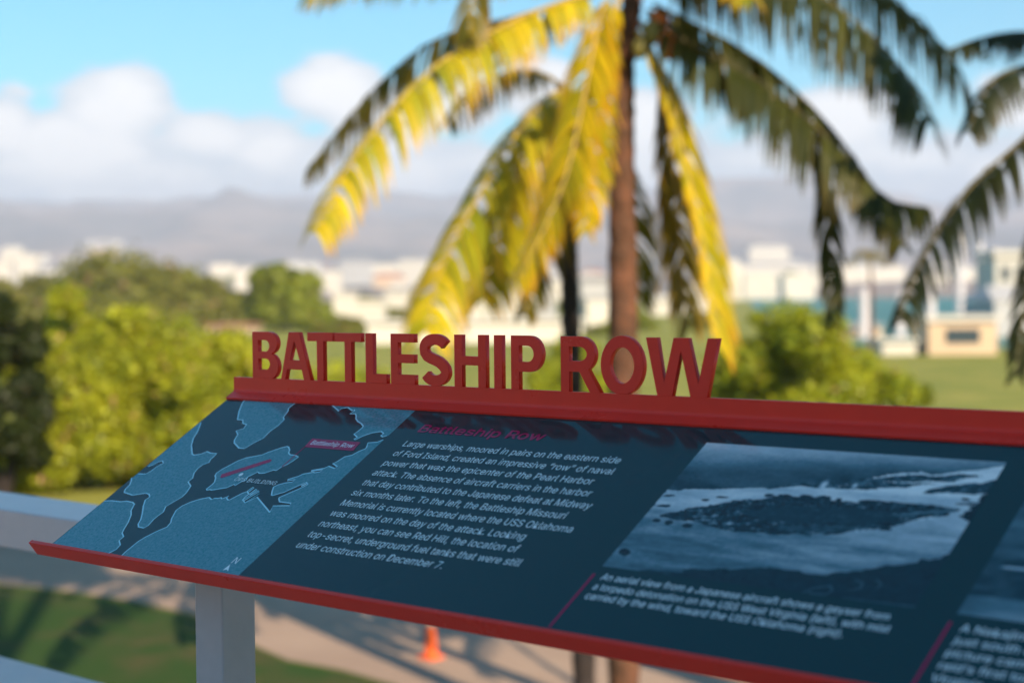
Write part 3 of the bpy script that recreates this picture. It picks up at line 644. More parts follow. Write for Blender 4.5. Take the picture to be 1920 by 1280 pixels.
# ------------------------------------------------------------------ plants
def frond(name, pts, mat_cols, parent, Ll=.75, nl=56, droop=1.0, wl=.055, yellow=0.3, side=(1.0, 1.0), base_r=.028, bare=.08, fk=.6):
    """a palm frond: a stalk through pts with leaflets of uneven length hanging from both sides"""
    pts = [np.array(p, float) for p in pts]
    # smooth curve through the points
    P = [2 * pts[0] - pts[1]] + pts + [2 * pts[-1] - pts[-2]]
    cur = []
    for i in range(1, len(P) - 2):
        for k in range(10):
            t = k / 10; a, b, c, d = P[i - 1], P[i], P[i + 1], P[i + 2]
            cur.append(.5 * (2 * b + (c - a) * t + (2 * a - 5 * b + 4 * c - d) * t * t + (3 * b - a - 3 * c + d) * t ** 3))
    cur.append(pts[-1]); cur = np.array(cur)
    seg = np.linalg.norm(np.diff(cur, axis=0), axis=1); S = np.concatenate([[0], np.cumsum(seg)]); tot = S[-1]
    def pos(s): return np.array([np.interp(s, S, cur[:, k]) for k in range(3)])
    nl = int(nl * 1.7); mb = MB()
    dark, lite, tip = mat_cols
    for sd in (-1, 1):
        for i in range(nl):
            f = bare + (1 - bare) * (i + random.uniform(-.3, .3)) / (nl - 1); f = min(max(f, 0), 1)
            if random.random() < .09 or math.sin(f * 37 + sd + len(name) * 3 + pts[-1][0] * 5) > .93: continue
            s = f * tot; p = pos(s); tg = pos(min(s + .05, tot)) - pos(max(s - .05, 0)); tg /= np.linalg.norm(tg) + 1e-9
            sv = np.cross(tg, [0, 0, 1.0]); sv /= np.linalg.norm(sv) + 1e-6
            upv = np.cross(sv, tg)
            ln = Ll * side[(sd + 1) // 2] * (math.sin(math.pi * min(1, .12 + f * .80)) ** .6) * random.uniform(.82, 1.1)
            d = tg * random.uniform(.75, 1.25) * fk + sv * sd * random.uniform(.75, 1.05) + upv * random.uniform(.0, .3)
            d /= np.linalg.norm(d)
            wj = random.uniform(.6, 1.05); ns = 5; q = p.copy(); vs = []
            wn = np.cross(d, upv); wn /= np.linalg.norm(wn) + 1e-9
            yl = min(1, max(0, yellow + random.uniform(-.35, .35) + .15 * math.sin(f * 9 + sd)))
            c0 = (np.array(dark) * (1 - yl) + np.array(lite) * yl) * random.uniform(.75, 1.1)
            cols = []
            for k in range(ns + 1):
                tt = k / ns; w = wl * wj * (1 - tt ** 1.8) * (.55 + .45 * min(1, tt * 4)) + .003
                dd = d + np.array([0, 0, -1.0]) * droop * (.25 + tt ** .8 * 1.75); dd /= np.linalg.norm(dd)
                wv = np.cross(dd, np.cross(wn, dd)); wv = wn - dd * (wn @ dd); wv /= np.linalg.norm(wv) + 1e-9
                vs += [q - wv * w / 2, q + wv * w / 2]
                tc_ = max(0, (tt - .62) / .38) * yl
                cc = c0 * (1 - tc_) + np.array(tip) * tc_; cols += [(*cc, 1), (*cc, 1)]
                q = q + dd * ln / ns
            b = len(mb.v); mb.v += [tuple(v) for v in vs]; mb.c += cols
            for k in range(ns): mb.f.append((b + 2 * k, b + 2 * k + 1, b + 2 * k + 3, b + 2 * k + 2)); mb.mi.append(0)
    idx = list(range(0, len(cur), 4)) + ([len(cur) - 1] if (len(cur) - 1) % 4 else [])
    o = mb.build(name, M['palmleaf'], parent, vcol=True)
    st = MB(); st.tube([cur[k] for k in idx], [base_r * (1 - .82 * k / (len(cur) - 1)) for k in idx], 6)
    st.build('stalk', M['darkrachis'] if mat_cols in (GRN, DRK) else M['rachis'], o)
    return o
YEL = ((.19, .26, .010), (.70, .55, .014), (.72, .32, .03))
GRN = ((.038, .052, .007), (.10, .10, .012), (.24, .15, .03))  # right-hand fronds: shade put into a green darker than the lit yellow
DRK = ((.020, .030, .008), (.045, .052, .012), (.08, .06, .02))  # right-edge palm: its shade is put into the leaf colour
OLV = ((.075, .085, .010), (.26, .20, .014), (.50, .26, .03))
def pf(L, d0, d1):
    n = len(L); return [at(x, y, d0 + (d1 - d0) * i / (n - 1)) for i, (x, y) in enumerate(L)]
def trunk(parent, pts, rr, mat, rings=True):
    P = [np.array(p, float) for p in pts]; cur = []; R_ = []
    m = 70
    for k in range(m + 1):
        t = k / m * (len(P) - 1); i = min(int(t), len(P) - 2); f = t - i
        cur.append(P[i] * (1 - f) + P[i + 1] * f); r = rr[i] * (1 - f) + rr[i + 1] * f
        R_.append(r * (1.0 + (.07 if k % 2 else -.03)))
    mb = MB(); mb.tube(cur, R_, 16, wob=.035)
    return mb.build('trunk', mat, parent)
def coconut(parent, p, r, mat):
    mb = MB(); n, m = 12, 8; vs = []
    for j in range(m + 1):
        a = math.pi * j / m
        for k in range(n):
            b = 2 * math.pi * k / n; e = 1 + .06 * math.cos(3 * b)
            vs.append((p[0] + r * .85 * math.sin(a) * math.cos(b) * e, p[1] + r * .85 * math.sin(a) * math.sin(b) * e, p[2] + r * 1.15 * math.cos(a)))
    mb.add(vs, [(j * n + k, j * n + (k + 1) % n, (j + 1) * n + (k + 1) % n, (j + 1) * n + k) for j in range(m) for k in range(n)])
    mb.build('coconut', mat, parent, smooth=True)
def palms():
    D = 16.0
    b = gnd(1168, 1430)
    root = empty('palm_tree', tuple(b), 'tall coconut palm with yellow sunlit fronds and brown trunk behind the red letters', 'palm tree', None)
    trunk(root, [b, at(1169, 1280, D), at(1170, 900, D), at(1168, 560, D), at(1166, 300, D), at(1170, 120, D), at(1185, 10, D), at(1190, -60, D)], [.20, .155, .15, .145, .125, .105, .10, .10], M['bark'])
    A = (1175, 0)
    # left, lit
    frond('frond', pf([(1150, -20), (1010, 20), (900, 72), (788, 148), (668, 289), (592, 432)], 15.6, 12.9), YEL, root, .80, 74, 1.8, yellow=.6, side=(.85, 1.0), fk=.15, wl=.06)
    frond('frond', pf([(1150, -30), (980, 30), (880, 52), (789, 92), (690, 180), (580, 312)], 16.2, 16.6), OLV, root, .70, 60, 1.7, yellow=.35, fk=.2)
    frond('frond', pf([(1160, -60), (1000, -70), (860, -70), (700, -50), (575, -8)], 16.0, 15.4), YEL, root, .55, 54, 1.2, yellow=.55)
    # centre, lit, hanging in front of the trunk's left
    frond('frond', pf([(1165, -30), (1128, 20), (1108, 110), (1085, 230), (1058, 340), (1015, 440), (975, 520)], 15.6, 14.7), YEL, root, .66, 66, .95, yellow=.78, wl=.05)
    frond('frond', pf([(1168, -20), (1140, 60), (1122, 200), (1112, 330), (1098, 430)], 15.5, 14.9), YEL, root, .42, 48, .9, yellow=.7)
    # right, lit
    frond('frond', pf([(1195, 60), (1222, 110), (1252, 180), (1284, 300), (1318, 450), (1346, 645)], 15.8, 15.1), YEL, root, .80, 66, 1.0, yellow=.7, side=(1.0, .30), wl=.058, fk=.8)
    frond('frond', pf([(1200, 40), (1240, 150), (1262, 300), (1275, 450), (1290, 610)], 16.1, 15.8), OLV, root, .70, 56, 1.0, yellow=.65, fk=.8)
    # right, in shade
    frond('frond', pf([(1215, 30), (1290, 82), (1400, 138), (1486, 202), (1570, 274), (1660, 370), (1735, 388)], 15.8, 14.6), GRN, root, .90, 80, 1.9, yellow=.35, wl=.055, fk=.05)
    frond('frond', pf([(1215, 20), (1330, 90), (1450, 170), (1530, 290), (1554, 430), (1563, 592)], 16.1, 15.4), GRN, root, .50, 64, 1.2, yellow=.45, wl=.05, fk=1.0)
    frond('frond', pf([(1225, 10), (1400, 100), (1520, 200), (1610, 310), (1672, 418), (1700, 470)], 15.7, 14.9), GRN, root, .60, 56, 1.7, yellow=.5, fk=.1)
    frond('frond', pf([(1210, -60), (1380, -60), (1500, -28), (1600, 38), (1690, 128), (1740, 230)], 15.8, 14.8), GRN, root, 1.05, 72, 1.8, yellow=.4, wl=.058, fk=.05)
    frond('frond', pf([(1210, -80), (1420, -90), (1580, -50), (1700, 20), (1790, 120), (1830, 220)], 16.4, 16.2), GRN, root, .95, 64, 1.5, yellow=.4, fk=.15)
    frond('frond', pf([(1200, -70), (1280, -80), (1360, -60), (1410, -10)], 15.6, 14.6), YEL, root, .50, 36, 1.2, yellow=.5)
    frond('frond', pf([(1185, -70), (1100, -110), (990, -100), (900, -40), (880, 60)], 15.4, 14.2), OLV, root, .55, 44, 1.2, yellow=.5)
    frond('frond', pf([(1190, -80), (1230, -200), (1330, -290), (1480, -300)], 16.4, 17.6), GRN, root, .6, 44, .9, yellow=.4)
    frond('frond', pf([(1180, -80), (1120, -210), (1000, -280), (860, -260)], 16.4, 17.6), GRN, root, .6, 44, .9, yellow=.4)
    for (x, y, d, r, m) in ((1252, 86, 15.7, .125, 'coconut'), (1222, 62, 15.75, .11, 'greencoco'), (1140, 66, 15.8, .10, 'greencoco'), (1272, 50, 15.9, .11, 'greencoco'), (1200, 92, 15.7, .09, 'greencoco'), (1238, 40, 15.8, .11, 'coconut')):
        coconut(root, at(x, y, d), r, M[m])
    # the slimmer palm behind
    D2 = 18.2; b = gnd(1096, 1330)
    r2 = empty('palm_tree', tuple(b), 'slim dark palm trunk close behind and left of the tall coconut palm', 'palm tree', None)
    trunk(r2, [b, at(1096, 1280, D2), at(1082, 900, D2), at(1070, 600, D2), at(1066, 430, D2), at(1062, 250, D2), at(1060, 170, D2)], [.16, .125, .115, .105, .10, .095, .09], M['darkbark'])
    frond('frond', pf([(1060, 170), (1025, 185), (960, 262), (880, 400), (818, 530), (800, 625)], 18.0, 15.6), YEL, r2, .95, 70, 1.3, yellow=.55, fk=.4, wl=.06)
    frond('frond', pf([(1060, 170), (1010, 230), (960, 360), (930, 470), (905, 560)], 17.9, 16.6), YEL, r2, .85, 60, .95, yellow=.6, wl=.06)
    frond('frond', pf([(1060, 170), (1055, 260), (1040, 400), (1015, 500), (985, 585)], 17.9, 17.0), OLV, r2, .55, 46, 1.0, yellow=.3)
    frond('frond', pf([(1060, 165), (1110, 200), (1160, 300), (1190, 420), (1200, 560)], 18.5, 19.5), OLV, r2, .7, 46, 1.0, yellow=.4)
    frond('frond', pf([(1060, 165), (990, 130), (900, 160), (840, 230)], 18.6, 20.0), OLV, r2, .6, 40, 1.0, yellow=.4)
    # the palm at the right of the picture: its crown stands just outside the frame
    D3 = 14.0; b = gnd(2120, 1490)
    r3 = empty('palm_tree', tuple(b), 'dark shaded palm reaching in with hanging fronds at the right edge', 'palm tree', None)
    trunk(r3, [b, at(2100, 900, D3), at(2090, 500, D3), at(2085, 120, D3)], [.20, .15, .13, .11], M['darkbark'])
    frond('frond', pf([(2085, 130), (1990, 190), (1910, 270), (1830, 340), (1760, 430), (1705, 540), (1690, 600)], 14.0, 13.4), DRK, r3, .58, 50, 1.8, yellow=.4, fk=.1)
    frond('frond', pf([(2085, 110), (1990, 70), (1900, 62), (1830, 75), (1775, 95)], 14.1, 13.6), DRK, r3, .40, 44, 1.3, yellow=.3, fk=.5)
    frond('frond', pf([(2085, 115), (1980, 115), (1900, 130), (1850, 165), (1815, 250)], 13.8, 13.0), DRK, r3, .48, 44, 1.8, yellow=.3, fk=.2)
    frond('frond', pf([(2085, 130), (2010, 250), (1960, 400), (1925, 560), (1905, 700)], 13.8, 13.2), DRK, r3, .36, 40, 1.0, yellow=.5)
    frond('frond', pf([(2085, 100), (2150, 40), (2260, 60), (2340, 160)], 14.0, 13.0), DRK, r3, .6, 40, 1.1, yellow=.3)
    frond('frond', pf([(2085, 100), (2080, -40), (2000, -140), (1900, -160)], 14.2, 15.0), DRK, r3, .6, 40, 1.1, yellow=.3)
palms()

def foliage(lobes, n, size, cols, cl=.16, rng=RNG):
    """leaf-sized faces scattered through the outer part of several lobes; returns an MB"""
    lob = np.array([[*c, *r] for c, r in lobes], float)
    vol = (lob[:, 3] * lob[:, 4] * lob[:, 5]) ** .75; pick = rng.choice(len(lob), n, p=vol / vol.sum())
    d = rng.normal(size=(n, 3)); d /= np.linalg.norm(d, axis=1)[:, None]
    rr = rng.random(n) ** .28 * (.80 + .28 * rng.random(n))
    # leaves gather in sprays, leaving gaps
    clump = np.sin(d[:, 0] * 7 + pick) * np.sin(d[:, 1] * 8 + 2 * pick) * np.sin(d[:, 2] * 7 + 3 * pick)
    rr = rr * (1 + cl * clump)
    c = lob[pick, :3] + d * lob[pick, 3:] * rr[:, None]
    nrm = d * .9 + rng.normal(size=(n, 3)) * .65 + np.array([0, 0, .35]); nrm /= np.linalg.norm(nrm, axis=1)[:, None]
    a = np.cross(nrm, rng.normal(size=(n, 3))); a /= np.linalg.norm(a, axis=1)[:, None] + 1e-9; b = np.cross(nrm, a)
    s = size * (.6 + .8 * rng.random(n))[:, None]
    V = np.stack([c - a * s, c + b * s * .5, c + a * s, c - b * s * .5], 1).reshape(-1, 3)
    t = np.clip(rng.random(n) * .7 + .3 * (.5 + .5 * np.sin(c[:, 0] * 1.9 + c[:, 1] * 1.3) * np.sin(c[:, 2] * 2.3 + c[:, 1])), 0, 1)[:, None]
    C = np.array(cols[0]) * (1 - t) + np.array(cols[1]) * t
    br = rng.random(n) < .035; C[br] = np.array(cols[2])
    C = np.repeat(np.concatenate([C, np.ones((n, 1))], 1), 4, 0)
    return V, C
def leaf_obj(name, lobes, n, size, cols, parent, cl=.16):
    V, C = foliage(lobes, n, size, cols, cl)
    me = bpy.data.meshes.new(name); me.from_pydata(V.tolist(), [], np.arange(len(V)).reshape(-1, 4).tolist()); me.update()
    ca = me.color_attributes.new('Col', 'FLOAT_COLOR', 'POINT'); ca.data.foreach_set('color', C.astype('f').ravel())
    return link(name, me, M['leaf'], parent)
SHRUB = ((.12, .17, .012), (.54, .56, .030), (.50, .30, .15))
SHRUB2 = ((.13, .20, .010), (.46, .48, .022), (.36, .25, .08))
DOME = ((.11, .13, .012), (.25, .24, .022), (.36, .23, .12))
TREEG = ((.11, .16, .010), (.30, .33, .020), (.28, .20, .07))
DARKG = ((.018, .030, .008), (.045, .060, .012), (.07, .06, .03))  # dark leaves; the left-edge bush's shade is put into this green
def bush(name, label, cat, group, cx, ytop, w, ybase, cols, n, size, nl=9, depth=None, stems=5, dome=False):
    """a plant spanning w pixels about cx, from ybase on the ground up to ytop, at its true distance"""
    g = gnd(cx, ybase) if depth is None else at(cx, ybase, depth)
    if depth is not None: g[2] = terr(g)
    d = (g - CAM) @ FW; m = d / 2997.64; Wd = w * m; top = at(cx, ytop, d)[2]; H = top - g[2]
    root = empty(name, tuple(g), label, cat, group)
    lobes = []
    rr = random.Random(int(cx * 13 + ytop * 7))
    side = np.array([RT[0], RT[1], 0]); side /= np.linalg.norm(side); fwd = np.array([FW[0], FW[1], 0]); fwd /= np.linalg.norm(fwd)
    for k in range(nl):
        u = (k + .5) / nl * 2 - 1; u += rr.uniform(-.12, .12)
        env = math.sqrt(max(0.05, 1 - u * u)); hh = H * env * rr.uniform(.72, 1.0)
        r = Wd * rr.uniform(.15, .22)
        lobes.append((g + side * u * Wd * .40 + fwd * rr.uniform(-.25, .25) * Wd + np.array([0, 0, max(hh - r * .8, r * .6)]), (r, r, min(r * .95, hh * .5))))
        if rr.random() < .8:
            lobes.append((g + side * u * Wd * .38 + fwd * rr.uniform(-.3, .05) * Wd + np.array([0, 0, hh * rr.uniform(.25, .55)]), (r * 1.05, r, r * .8)))
    if dome:
        lobes = [(g, (Wd * .50, Wd * .42, H * .58)), (g + np.array([0, 0, H * .05]), (Wd * .36, Wd * .34, H * .82)), (g - side * Wd * .04 + np.array([0, 0, H * .1]), (Wd * .23, Wd * .25, H * .90))]
        for k in range(26):
            a, e = rr.uniform(0, 2 * math.pi), rr.uniform(.05, 1.35)
            r = Wd * rr.uniform(.04, .08)
            lobes.append((g + side * math.cos(a) * math.cos(e) * Wd * .42 + fwd * math.sin(a) * math.cos(e) * Wd * .38 + np.array([0, 0, H * (.03 + .64 * math.sin(e))]), (r, r, r * .6)))
    else:
        for k in range(nl * 2):
            c, r = lobes[rr.randrange(len(lobes))]; q = rr.uniform(.3, .5)
            o = np.array([rr.gauss(0, 1), rr.gauss(0, 1), rr.uniform(-.2, 1.2)]); o /= np.linalg.norm(o)
            lobes.append((c + o * np.array(r) * .95, (r[0] * q, r[1] * q, r[2] * q)))
    zt = max(c[2] + r[2] for c, r in lobes); k = H / (zt - g[2])
    lobes = [(np.array([c[0], c[1], g[2] + (c[2] - g[2]) * k]), (r[0], r[1], r[2] * k)) for c, r in lobes]
    leaf_obj('crown', lobes, n, size, cols, root, .03 if dome else .16)
    mb = MB()
    for k in range(stems):
        c, r = lobes[int(k * len(lobes) / stems)]
        p0 = g + side * rr.uniform(-.06, .06) * Wd + fwd * rr.uniform(-.05, .05) * Wd - np.array([0, 0, .1])
        mid_ = p0 * .5 + c * .5 + np.array([rr.uniform(-.1, .1) * Wd, rr.uniform(-.1, .1) * Wd, .1 * H]); r0 = max(.03, H * .018)
        mb.tube([p0, mid_, c, c + np.array([0, 0, r[2] * .6])], [r0, r0 * .7, r0 * .45, r0 * .2], 7)
    mb.build('trunk', M['darkbark'], root)
    return root
def plants():
    bush('shrub', 'large bright yellow-green leafy shrub, the biggest left of the sign', 'shrub', None, 275, 566, 450, 910, SHRUB, 42000, .085, 15)
    bush('shrub', 'yellow-green shrub directly left of the first red letter', 'shrub', None, 430, 612, 240, 905, SHRUB, 18000, .085, 9)
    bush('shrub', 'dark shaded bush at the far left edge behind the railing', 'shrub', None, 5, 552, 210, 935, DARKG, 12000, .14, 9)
    bush('shrub', 'light green shrub top rising behind the dark bush at the left edge', 'shrub', None, 130, 524, 250, 880, SHRUB, 22000, .09, 11)
    bush('shrub', 'low yellow-green shrub filling the gap in front of the dark bush at left', 'shrub', None, 150, 690, 290, 914, SHRUB, 16000, .085, 10)
    bush('shrub', 'rounded bright green bush behind the right half of the sign', 'shrub', None, 1470, 560, 320, 880, SHRUB2, 26000, .10, 12)
    bush('shrub', 'lower bright green bush stepping down to the lawn at the right', 'shrub', None, 1610, 645, 260, 870, SHRUB2, 18000, .10, 9)
    bush('shrub', 'small dark green bush low against the sign edge by the lawn', 'shrub', None, 1710, 715, 120, 860, TREEG, 5000, .14, 5)
    bush('shrub', 'low green hedge plants showing between the letters B and S', 'shrub', None, 640, 672, 330, 800, SHRUB, 16000, .11, 10)
    bush('shrub', 'green bush seen through the letters P and R', 'shrub', None, 1075, 625, 200, 800, SHRUB2, 12000, .11, 8)
    bush('tree', 'broad dome shaped olive green tree rising over the shrubs at left', 'tree', None, 235, 456, 570, 612, DOME, 30000, .62, 13, depth=235, dome=True)
    bush('tree', 'bright green tree standing right of the olive dome tree', 'tree', None, 535, 492, 165, 612, TREEG, 9000, .6, 7, depth=205)
    bush('tree', 'dark brown green tree low at the left edge beside the dome tree', 'tree', None, -15, 520, 130, 610, DOME, 6000, .6, 6, depth=200)
    # unseen trees added beside the terrace, crowns shaped to shade lawn and fronds
    for i, (c, lob) in enumerate((((1.9, 2.6), ((1.7, 1.1, 6.6), (1.5, 1.1, 8.4), (2.7, .9, 7.4), (4.0, 1.1, 11.4), (5.6, 1.2, 11.8), (5.2, 1.4, 13.0), (6.6, 1.4, 12.7), (6.2, 1.4, 14.4), (7.6, 1.0, 12.6), (7.8, 1.0, 14.0), (4.4, 1.1, 13.4))),
                                  ((4.9, 9.4), ((10.3, 1.2, 8.0), (11.0, 1.4, 8.8), (10.4, 1.3, 10.2), (11.8, 1.3, 8.2))))):
        root = empty('added_shade_tree', (c[0], c[1], GZ), ('unseen tree added beside the terrace to cast shade, the one nearer the sign', 'unseen tree added beside the terrace to cast shade, the one farther from the sign')[i], 'tree', None)
        s0 = -.953 * c[0] + .303 * c[1]; rr = random.Random(3 + i); lobes = []
        for (w, r, z) in lob:
            for k in range(3):
                w2, s2 = w + rr.uniform(-.4, .4) * r, s0 + rr.uniform(-.8, .8) * r
                lobes.append((np.array([-.953 * s2 + .303 * w2, .303 * s2 + .953 * w2, z + rr.uniform(-.3, .3) * r]), (r * .75, r * .75, r * .75)))
        leaf_obj('crown', lobes, 26000, .22, DARKG, root)
        mb = MB(); tp = np.mean([q[0] for q in lobes], 0)
        mb.tube([(c[0], c[1], GZ - .1), (c[0] + .1, c[1], 0), (c[0], c[1] + .1, 6.5), tp], [.30, .24, .17, .06], 12)
        for cc, r in lobes[::3]: mb.tube([(c[0], c[1], 6.2), (cc + np.array([c[0], c[1], 6.2])) / 2, cc], [.12, .08, .03], 7)
        mb.build('trunk', M['darkbark'], root)
plants()

# ------------------------------------------------------------------ the far side: buildings, poles, small palms
def building(name, label, cat, group, x0, x1, yt, yb, depth, wall='white', roof='roof', wins=0, pitched=False, deep=None):
    """a building spanning pixels x0..x1 at its true distance, standing on the terrain"""
    xm = (x0 + x1) / 2; g = at(xm, yb, depth); d = depth; m = d / 2997.64
    top = at(xm, yt, d)[2]; g[2] = terr(g); H = max(top - g[2], .9); Wd = (x1 - x0) * m; Dp = deep or max(4.0, min(Wd * .7, 14.0))
    yaw = YAW + random.uniform(-.15, .15)
    ax = [np.array([math.cos(yaw), math.sin(yaw), 0]), np.array([-math.sin(yaw), math.cos(yaw), 0]), np.array([0, 0, 1.0])]
    root = empty(name, tuple(g), label, cat, group)
    c = g + ax[1] * Dp / 2
    th = .06 * H + .15
    b = MB(); b.box(c + np.array([0, 0, (H - th - .4) / 2 - .2]), (Wd, Dp, H - th + .4), ax); b.build('wall', M[wall], root)
    b = MB()
    if pitched:
        rz = H - th - .0; e = .3
        A = [c + ax[0] * sx * (Wd / 2 + e) + ax[1] * sy * (Dp / 2 + e) + np.array([0, 0, rz]) for sx in (-1, 1) for sy in (-1, 1)]
        rg = [c + ax[0] * sx * (Wd / 2 - Wd * .15) + np.array([0, 0, rz + min(Wd, Dp) * .28]) for sx in (-1, 1)]
        b.add(A + rg, [(0, 2, 5, 4), (3, 1, 4, 5), (1, 0, 4), (2, 3, 5), (0, 1, 3, 2)])
    else: b.box(c + np.array([0, 0, H - th / 2]), (Wd + .5, Dp + .5, th), ax)
    b.build('roof', M[roof], root)
    if wins:
        st = max(1, int(H / 3.4))
        for j in range(st):
            for k in range(wins):
                wb = MB(); wb.box(c - ax[1] * (Dp / 2 + .01) + ax[0] * ((k + .5) / wins - .5) * Wd * .92 + np.array([0, 0, (j + .55) * (H - th) / st]), (Wd / wins * .5, .08, min(1.5, (H - th) / st * .42)), ax)
                wb.build('window', M['glass'], root)
    return root
def town():
    B = building
    B('long_building', 'long low white building running behind the letters S H I P', 'building', None, 690, 1095, 598, 645, 148, 'white', 'white', 0, deep=8)
    B('low_building', 'low cream building between the shrubs and the long white building', 'building', None, 390, 470, 608, 628, 190, 'cream', 'rust', 6, deep=8)
    B('harbor_building', 'big white building with grey gable side at the right edge', 'building', None, 1868, 2010, 468, 625, 165, 'white', 'white', 5, deep=14)
    B('harbor_shed', 'grey sloping shed in front of the big white building at the right edge', 'building', None, 1862, 1960, 555, 640, 150, 'greywall', 'greywall', 0, True, deep=7)
    B('kiosk', 'low white kiosk with a flat roof and dark opening by the water', 'kiosk', None, 1742, 1868, 592, 668, 112, 'cream', 'white', 1, deep=5)
    B('low_block', 'small white block left of the kiosk by the water', 'building', None, 1655, 1718, 634, 668, 113, 'white', 'white', 0, deep=3)
    B('pier_shed', 'flat cream pier shed at the water behind the right bush', 'building', None, 1575, 1655, 606, 634, 150, 'cream', 'roof', 2, deep=4)
    G1 = 'white buildings of the far town'
    lab = 'pale building among many in the blurred town across the harbor'
    rr = random.Random(5)
    spec = [(625, 668, 548, 606, 260), (668, 720, 560, 612, 230), (722, 772, 545, 604, 280), (826, 880, 528, 606, 240), (884, 905, 552, 606, 250), (908, 968, 548, 604, 270), (975, 1040, 562, 604, 255),
            (1090, 1140, 520, 596, 230), (1100, 1150, 556, 606, 210), (640, 700, 488, 530, 1500), (700, 745, 492, 534, 1400), (745, 800, 484, 530, 1500), (1030, 1062, 520, 585, 420), (1210, 1260, 560, 612, 300), (1270, 1330, 540, 606, 320),
            (1340, 1392, 490, 560, 700), (1395, 1470, 512, 560, 760), (1405, 1480, 462, 500, 2200), (1470, 1530, 514, 562, 720), (1530, 1600, 500, 548, 1250), (1600, 1660, 506, 548, 1300), (1655, 1700, 500, 547, 1350), (1705, 1780, 512, 546, 1300), (1790, 1850, 508, 546, 1300),
            (1340, 1640, 496, 510, 1900), (0, 40, 465, 500, 1500), (20, 70, 476, 512, 1300), (-30, 20, 490, 530, 1100), (395, 440, 494, 525, 1500), (440, 490, 500, 540, 1200), (600, 640, 505, 545, 1100)]
    for i, (a, b, yt, yb, d) in enumerate(spec):
        B('town_building', lab, 'building', G1, a, b, yt, yb, d, rr.choice(['white', 'white', 'white', 'greywall']), rr.choice(['white', 'roof', 'white', 'white']), 0, rr.random() < .35)
    for i in range(70):
        d = rr.uniform(950, 3600); x = rr.uniform(-60, 1960); w = rr.uniform(14, 60)
        g = at(x, 540, d); g[2] = terr(g); yb = 547 - (g[2] - CAM[2]) / d * 2997
        B('town_building', lab, 'building', G1, x, x + w, yb - rr.uniform(6, 17), yb, d, rr.choice(['white', 'white', 'greywall', 'cream']), rr.choice(['white', 'roof', 'rust', 'white']), 0, rr.random() < .4, deep=w * d / 2997 * .6)
    for i in range(46):
        d = rr.choice([rr.uniform(170, 420), rr.uniform(850, 2800)]); x = rr.uniform(580, 1330) if d < 500 else rr.uniform(-60, 1960)
        g = at(x, 540, d); g[2] = terr(g); yb = 547 - (g[2] - CAM[2]) / d * 2997
        bush('tree', 'dark blurred tree standing among the buildings of the far town', 'tree', 'trees among the far town', x, yb - rr.uniform(14, 30), rr.uniform(30, 80), yb, DOME if rr.random() < .6 else TREEG, 900, .5 + d / 1500, 5, depth=d, stems=2)
    # white poles by the harbor
    for (x, yt, yb, d, r) in ((1620, 545, 640, 150, .48), (1688, 548, 640, 150, .42), (1745, 548, 648, 140, .48), (1800, 440, 560, 300, .8), (1838, 455, 556, 330, .8), (1868, 470, 600, 170, .35)):
        g = at(x, yb, d); g[2] = GZ; t = at(x, yt, d)
        o = MB(); o.tube([g - np.array([0, 0, .2]), g + np.array([0, 0, .4]), t], [r * 1.15, r, r * .8], 12); o.tube([t, t + np.array([0, 0, .25])], [r * 1.0, r * .5], 12)
        tag(o.build('mooring_pole', M['mast'], origin=tuple(g)), 'thick white pole standing at the harbor water among the poles behind the right palm', 'pole', 'white poles in the harbor')
    # small palms far off
    for (x, yt, yb, d) in ((1632, 452, 560, 120),):
        g = at(x, yb, d); g[2] = GZ; top = at(x, yt + 25, d)
        r = empty('palm_tree', tuple(g), 'small distant palm whose crown shows above the white poles', 'palm tree', None)
        o = MB(); o.tube([g, (g + top) / 2 + np.array([.1, 0, 0]), top], [.18, .14, .10], 8); o.build('trunk', M['bark'], r)
        for k in range(11):
            a = k * 2 * math.pi / 11 + rr.uniform(-.2, .2); e = rr.uniform(-.1, .8); Lf = 1.9
            v = np.array([math.cos(a), math.sin(a), 0]); p1 = top + v * Lf * .5 + np.array([0, 0, Lf * .35 * e]); p2 = top + v * Lf + np.array([0, 0, Lf * (.2 * e - .45)])
            frond('frond', [top, p1, p2], OLV, r, .5, 18, 1.0, .07, yellow=.5)
town()

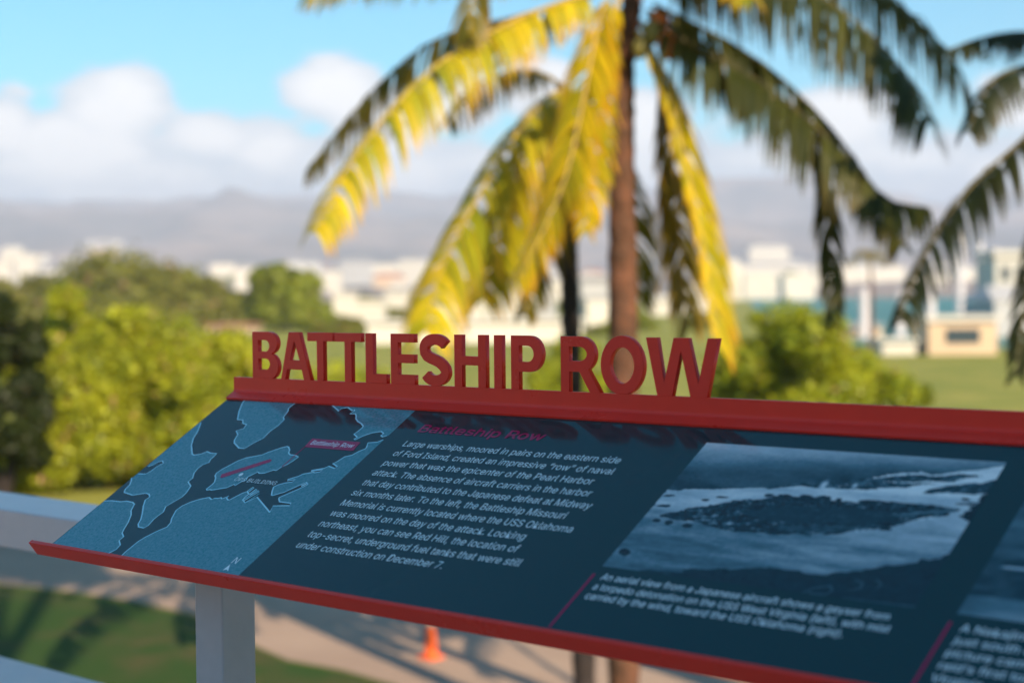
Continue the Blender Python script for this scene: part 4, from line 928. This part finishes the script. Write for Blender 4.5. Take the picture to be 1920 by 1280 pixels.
def cone():
    g = gnd(808, 1233, GZ + .012)
    r = empty('traffic_cone', tuple(g), 'orange traffic cone standing on the path below the sign', 'traffic cone')
    b = MB(); b.box(g + np.array([0, 0, .018]), (.24, .24, .036)); b.build('base', M['cone'], r, bevel=.006)
    b = MB(); b.tube([g + np.array([0, 0, z]) for z in (.036, .42)], [.088, .058], 20, cap=False); b.tube([g + np.array([0, 0, z]) for z in (.54, .68, .71)], [.046, .029, .022], 20)
    b.build('body', M['cone'], r, smooth=True)
    b = MB(); b.tube([g + np.array([0, 0, z]) for z in (.42, .54)], [.0585, .0465], 20, cap=False); b.build('collar', M['conewhite'], r, smooth=True)
cone()

def light_blockers():
    root = empty('sun_block_building', (11.5, -4.1, -1.1), 'unseen pale building added at the right end of the terrace to keep sun off the sign', 'building')  # unseen block added to keep the sun off the sign
    b = MB(); b.box((11.5, -4.1, 2.6), (5.0, 6.2, 7.4)); b.build('wall', M['wall'], root)
    b = MB(); b.box((11.5, -4.1, 6.43), (5.7, 6.9, .26)); b.build('roof', M['roof'], root)
    for z in (.4, 2.9, 5.2):
        for y in (-6.0, -4.1, -2.2):
            b = MB(); b.box((8.99, y, z), (.06, 1.1, 1.4)); b.build('window', M['glass'], root)
    b = MB(); b.box((2.6, -8.5, -.3), (22.0, .3, 1.6)); b.box((2.6, -8.5, .53), (22.2, .36, .06))  # unseen wall added to darken what the red header reflects
    tag(b.build('added_dark_wall', M['timber'], origin=(2.6, -8.5, -1.1)), 'dark timber wall along the back of the terrace, behind the viewer', 'wall')
light_blockers()

# ------------------------------------------------------------------ the air
def haze():
    m = bpy.data.materials.new('haze'); m.use_nodes = True; nt = m.node_tree; nt.nodes.clear()
    v = nt.nodes.new('ShaderNodeVolumePrincipled'); v.inputs['Color'].default_value = (.76, .83, 1.0, 1); v.inputs['Density'].default_value = 2.2e-4; v.inputs['Anisotropy'].default_value = 0.1
    o = nt.nodes.new('ShaderNodeOutputMaterial'); nt.links.new(v.outputs[0], o.inputs['Volume'])
    b = MB(); b.box((0, 0, 207), (54000, 54000, 426)); o = b.build('haze', m); tag(o, kind='stuff')
haze()
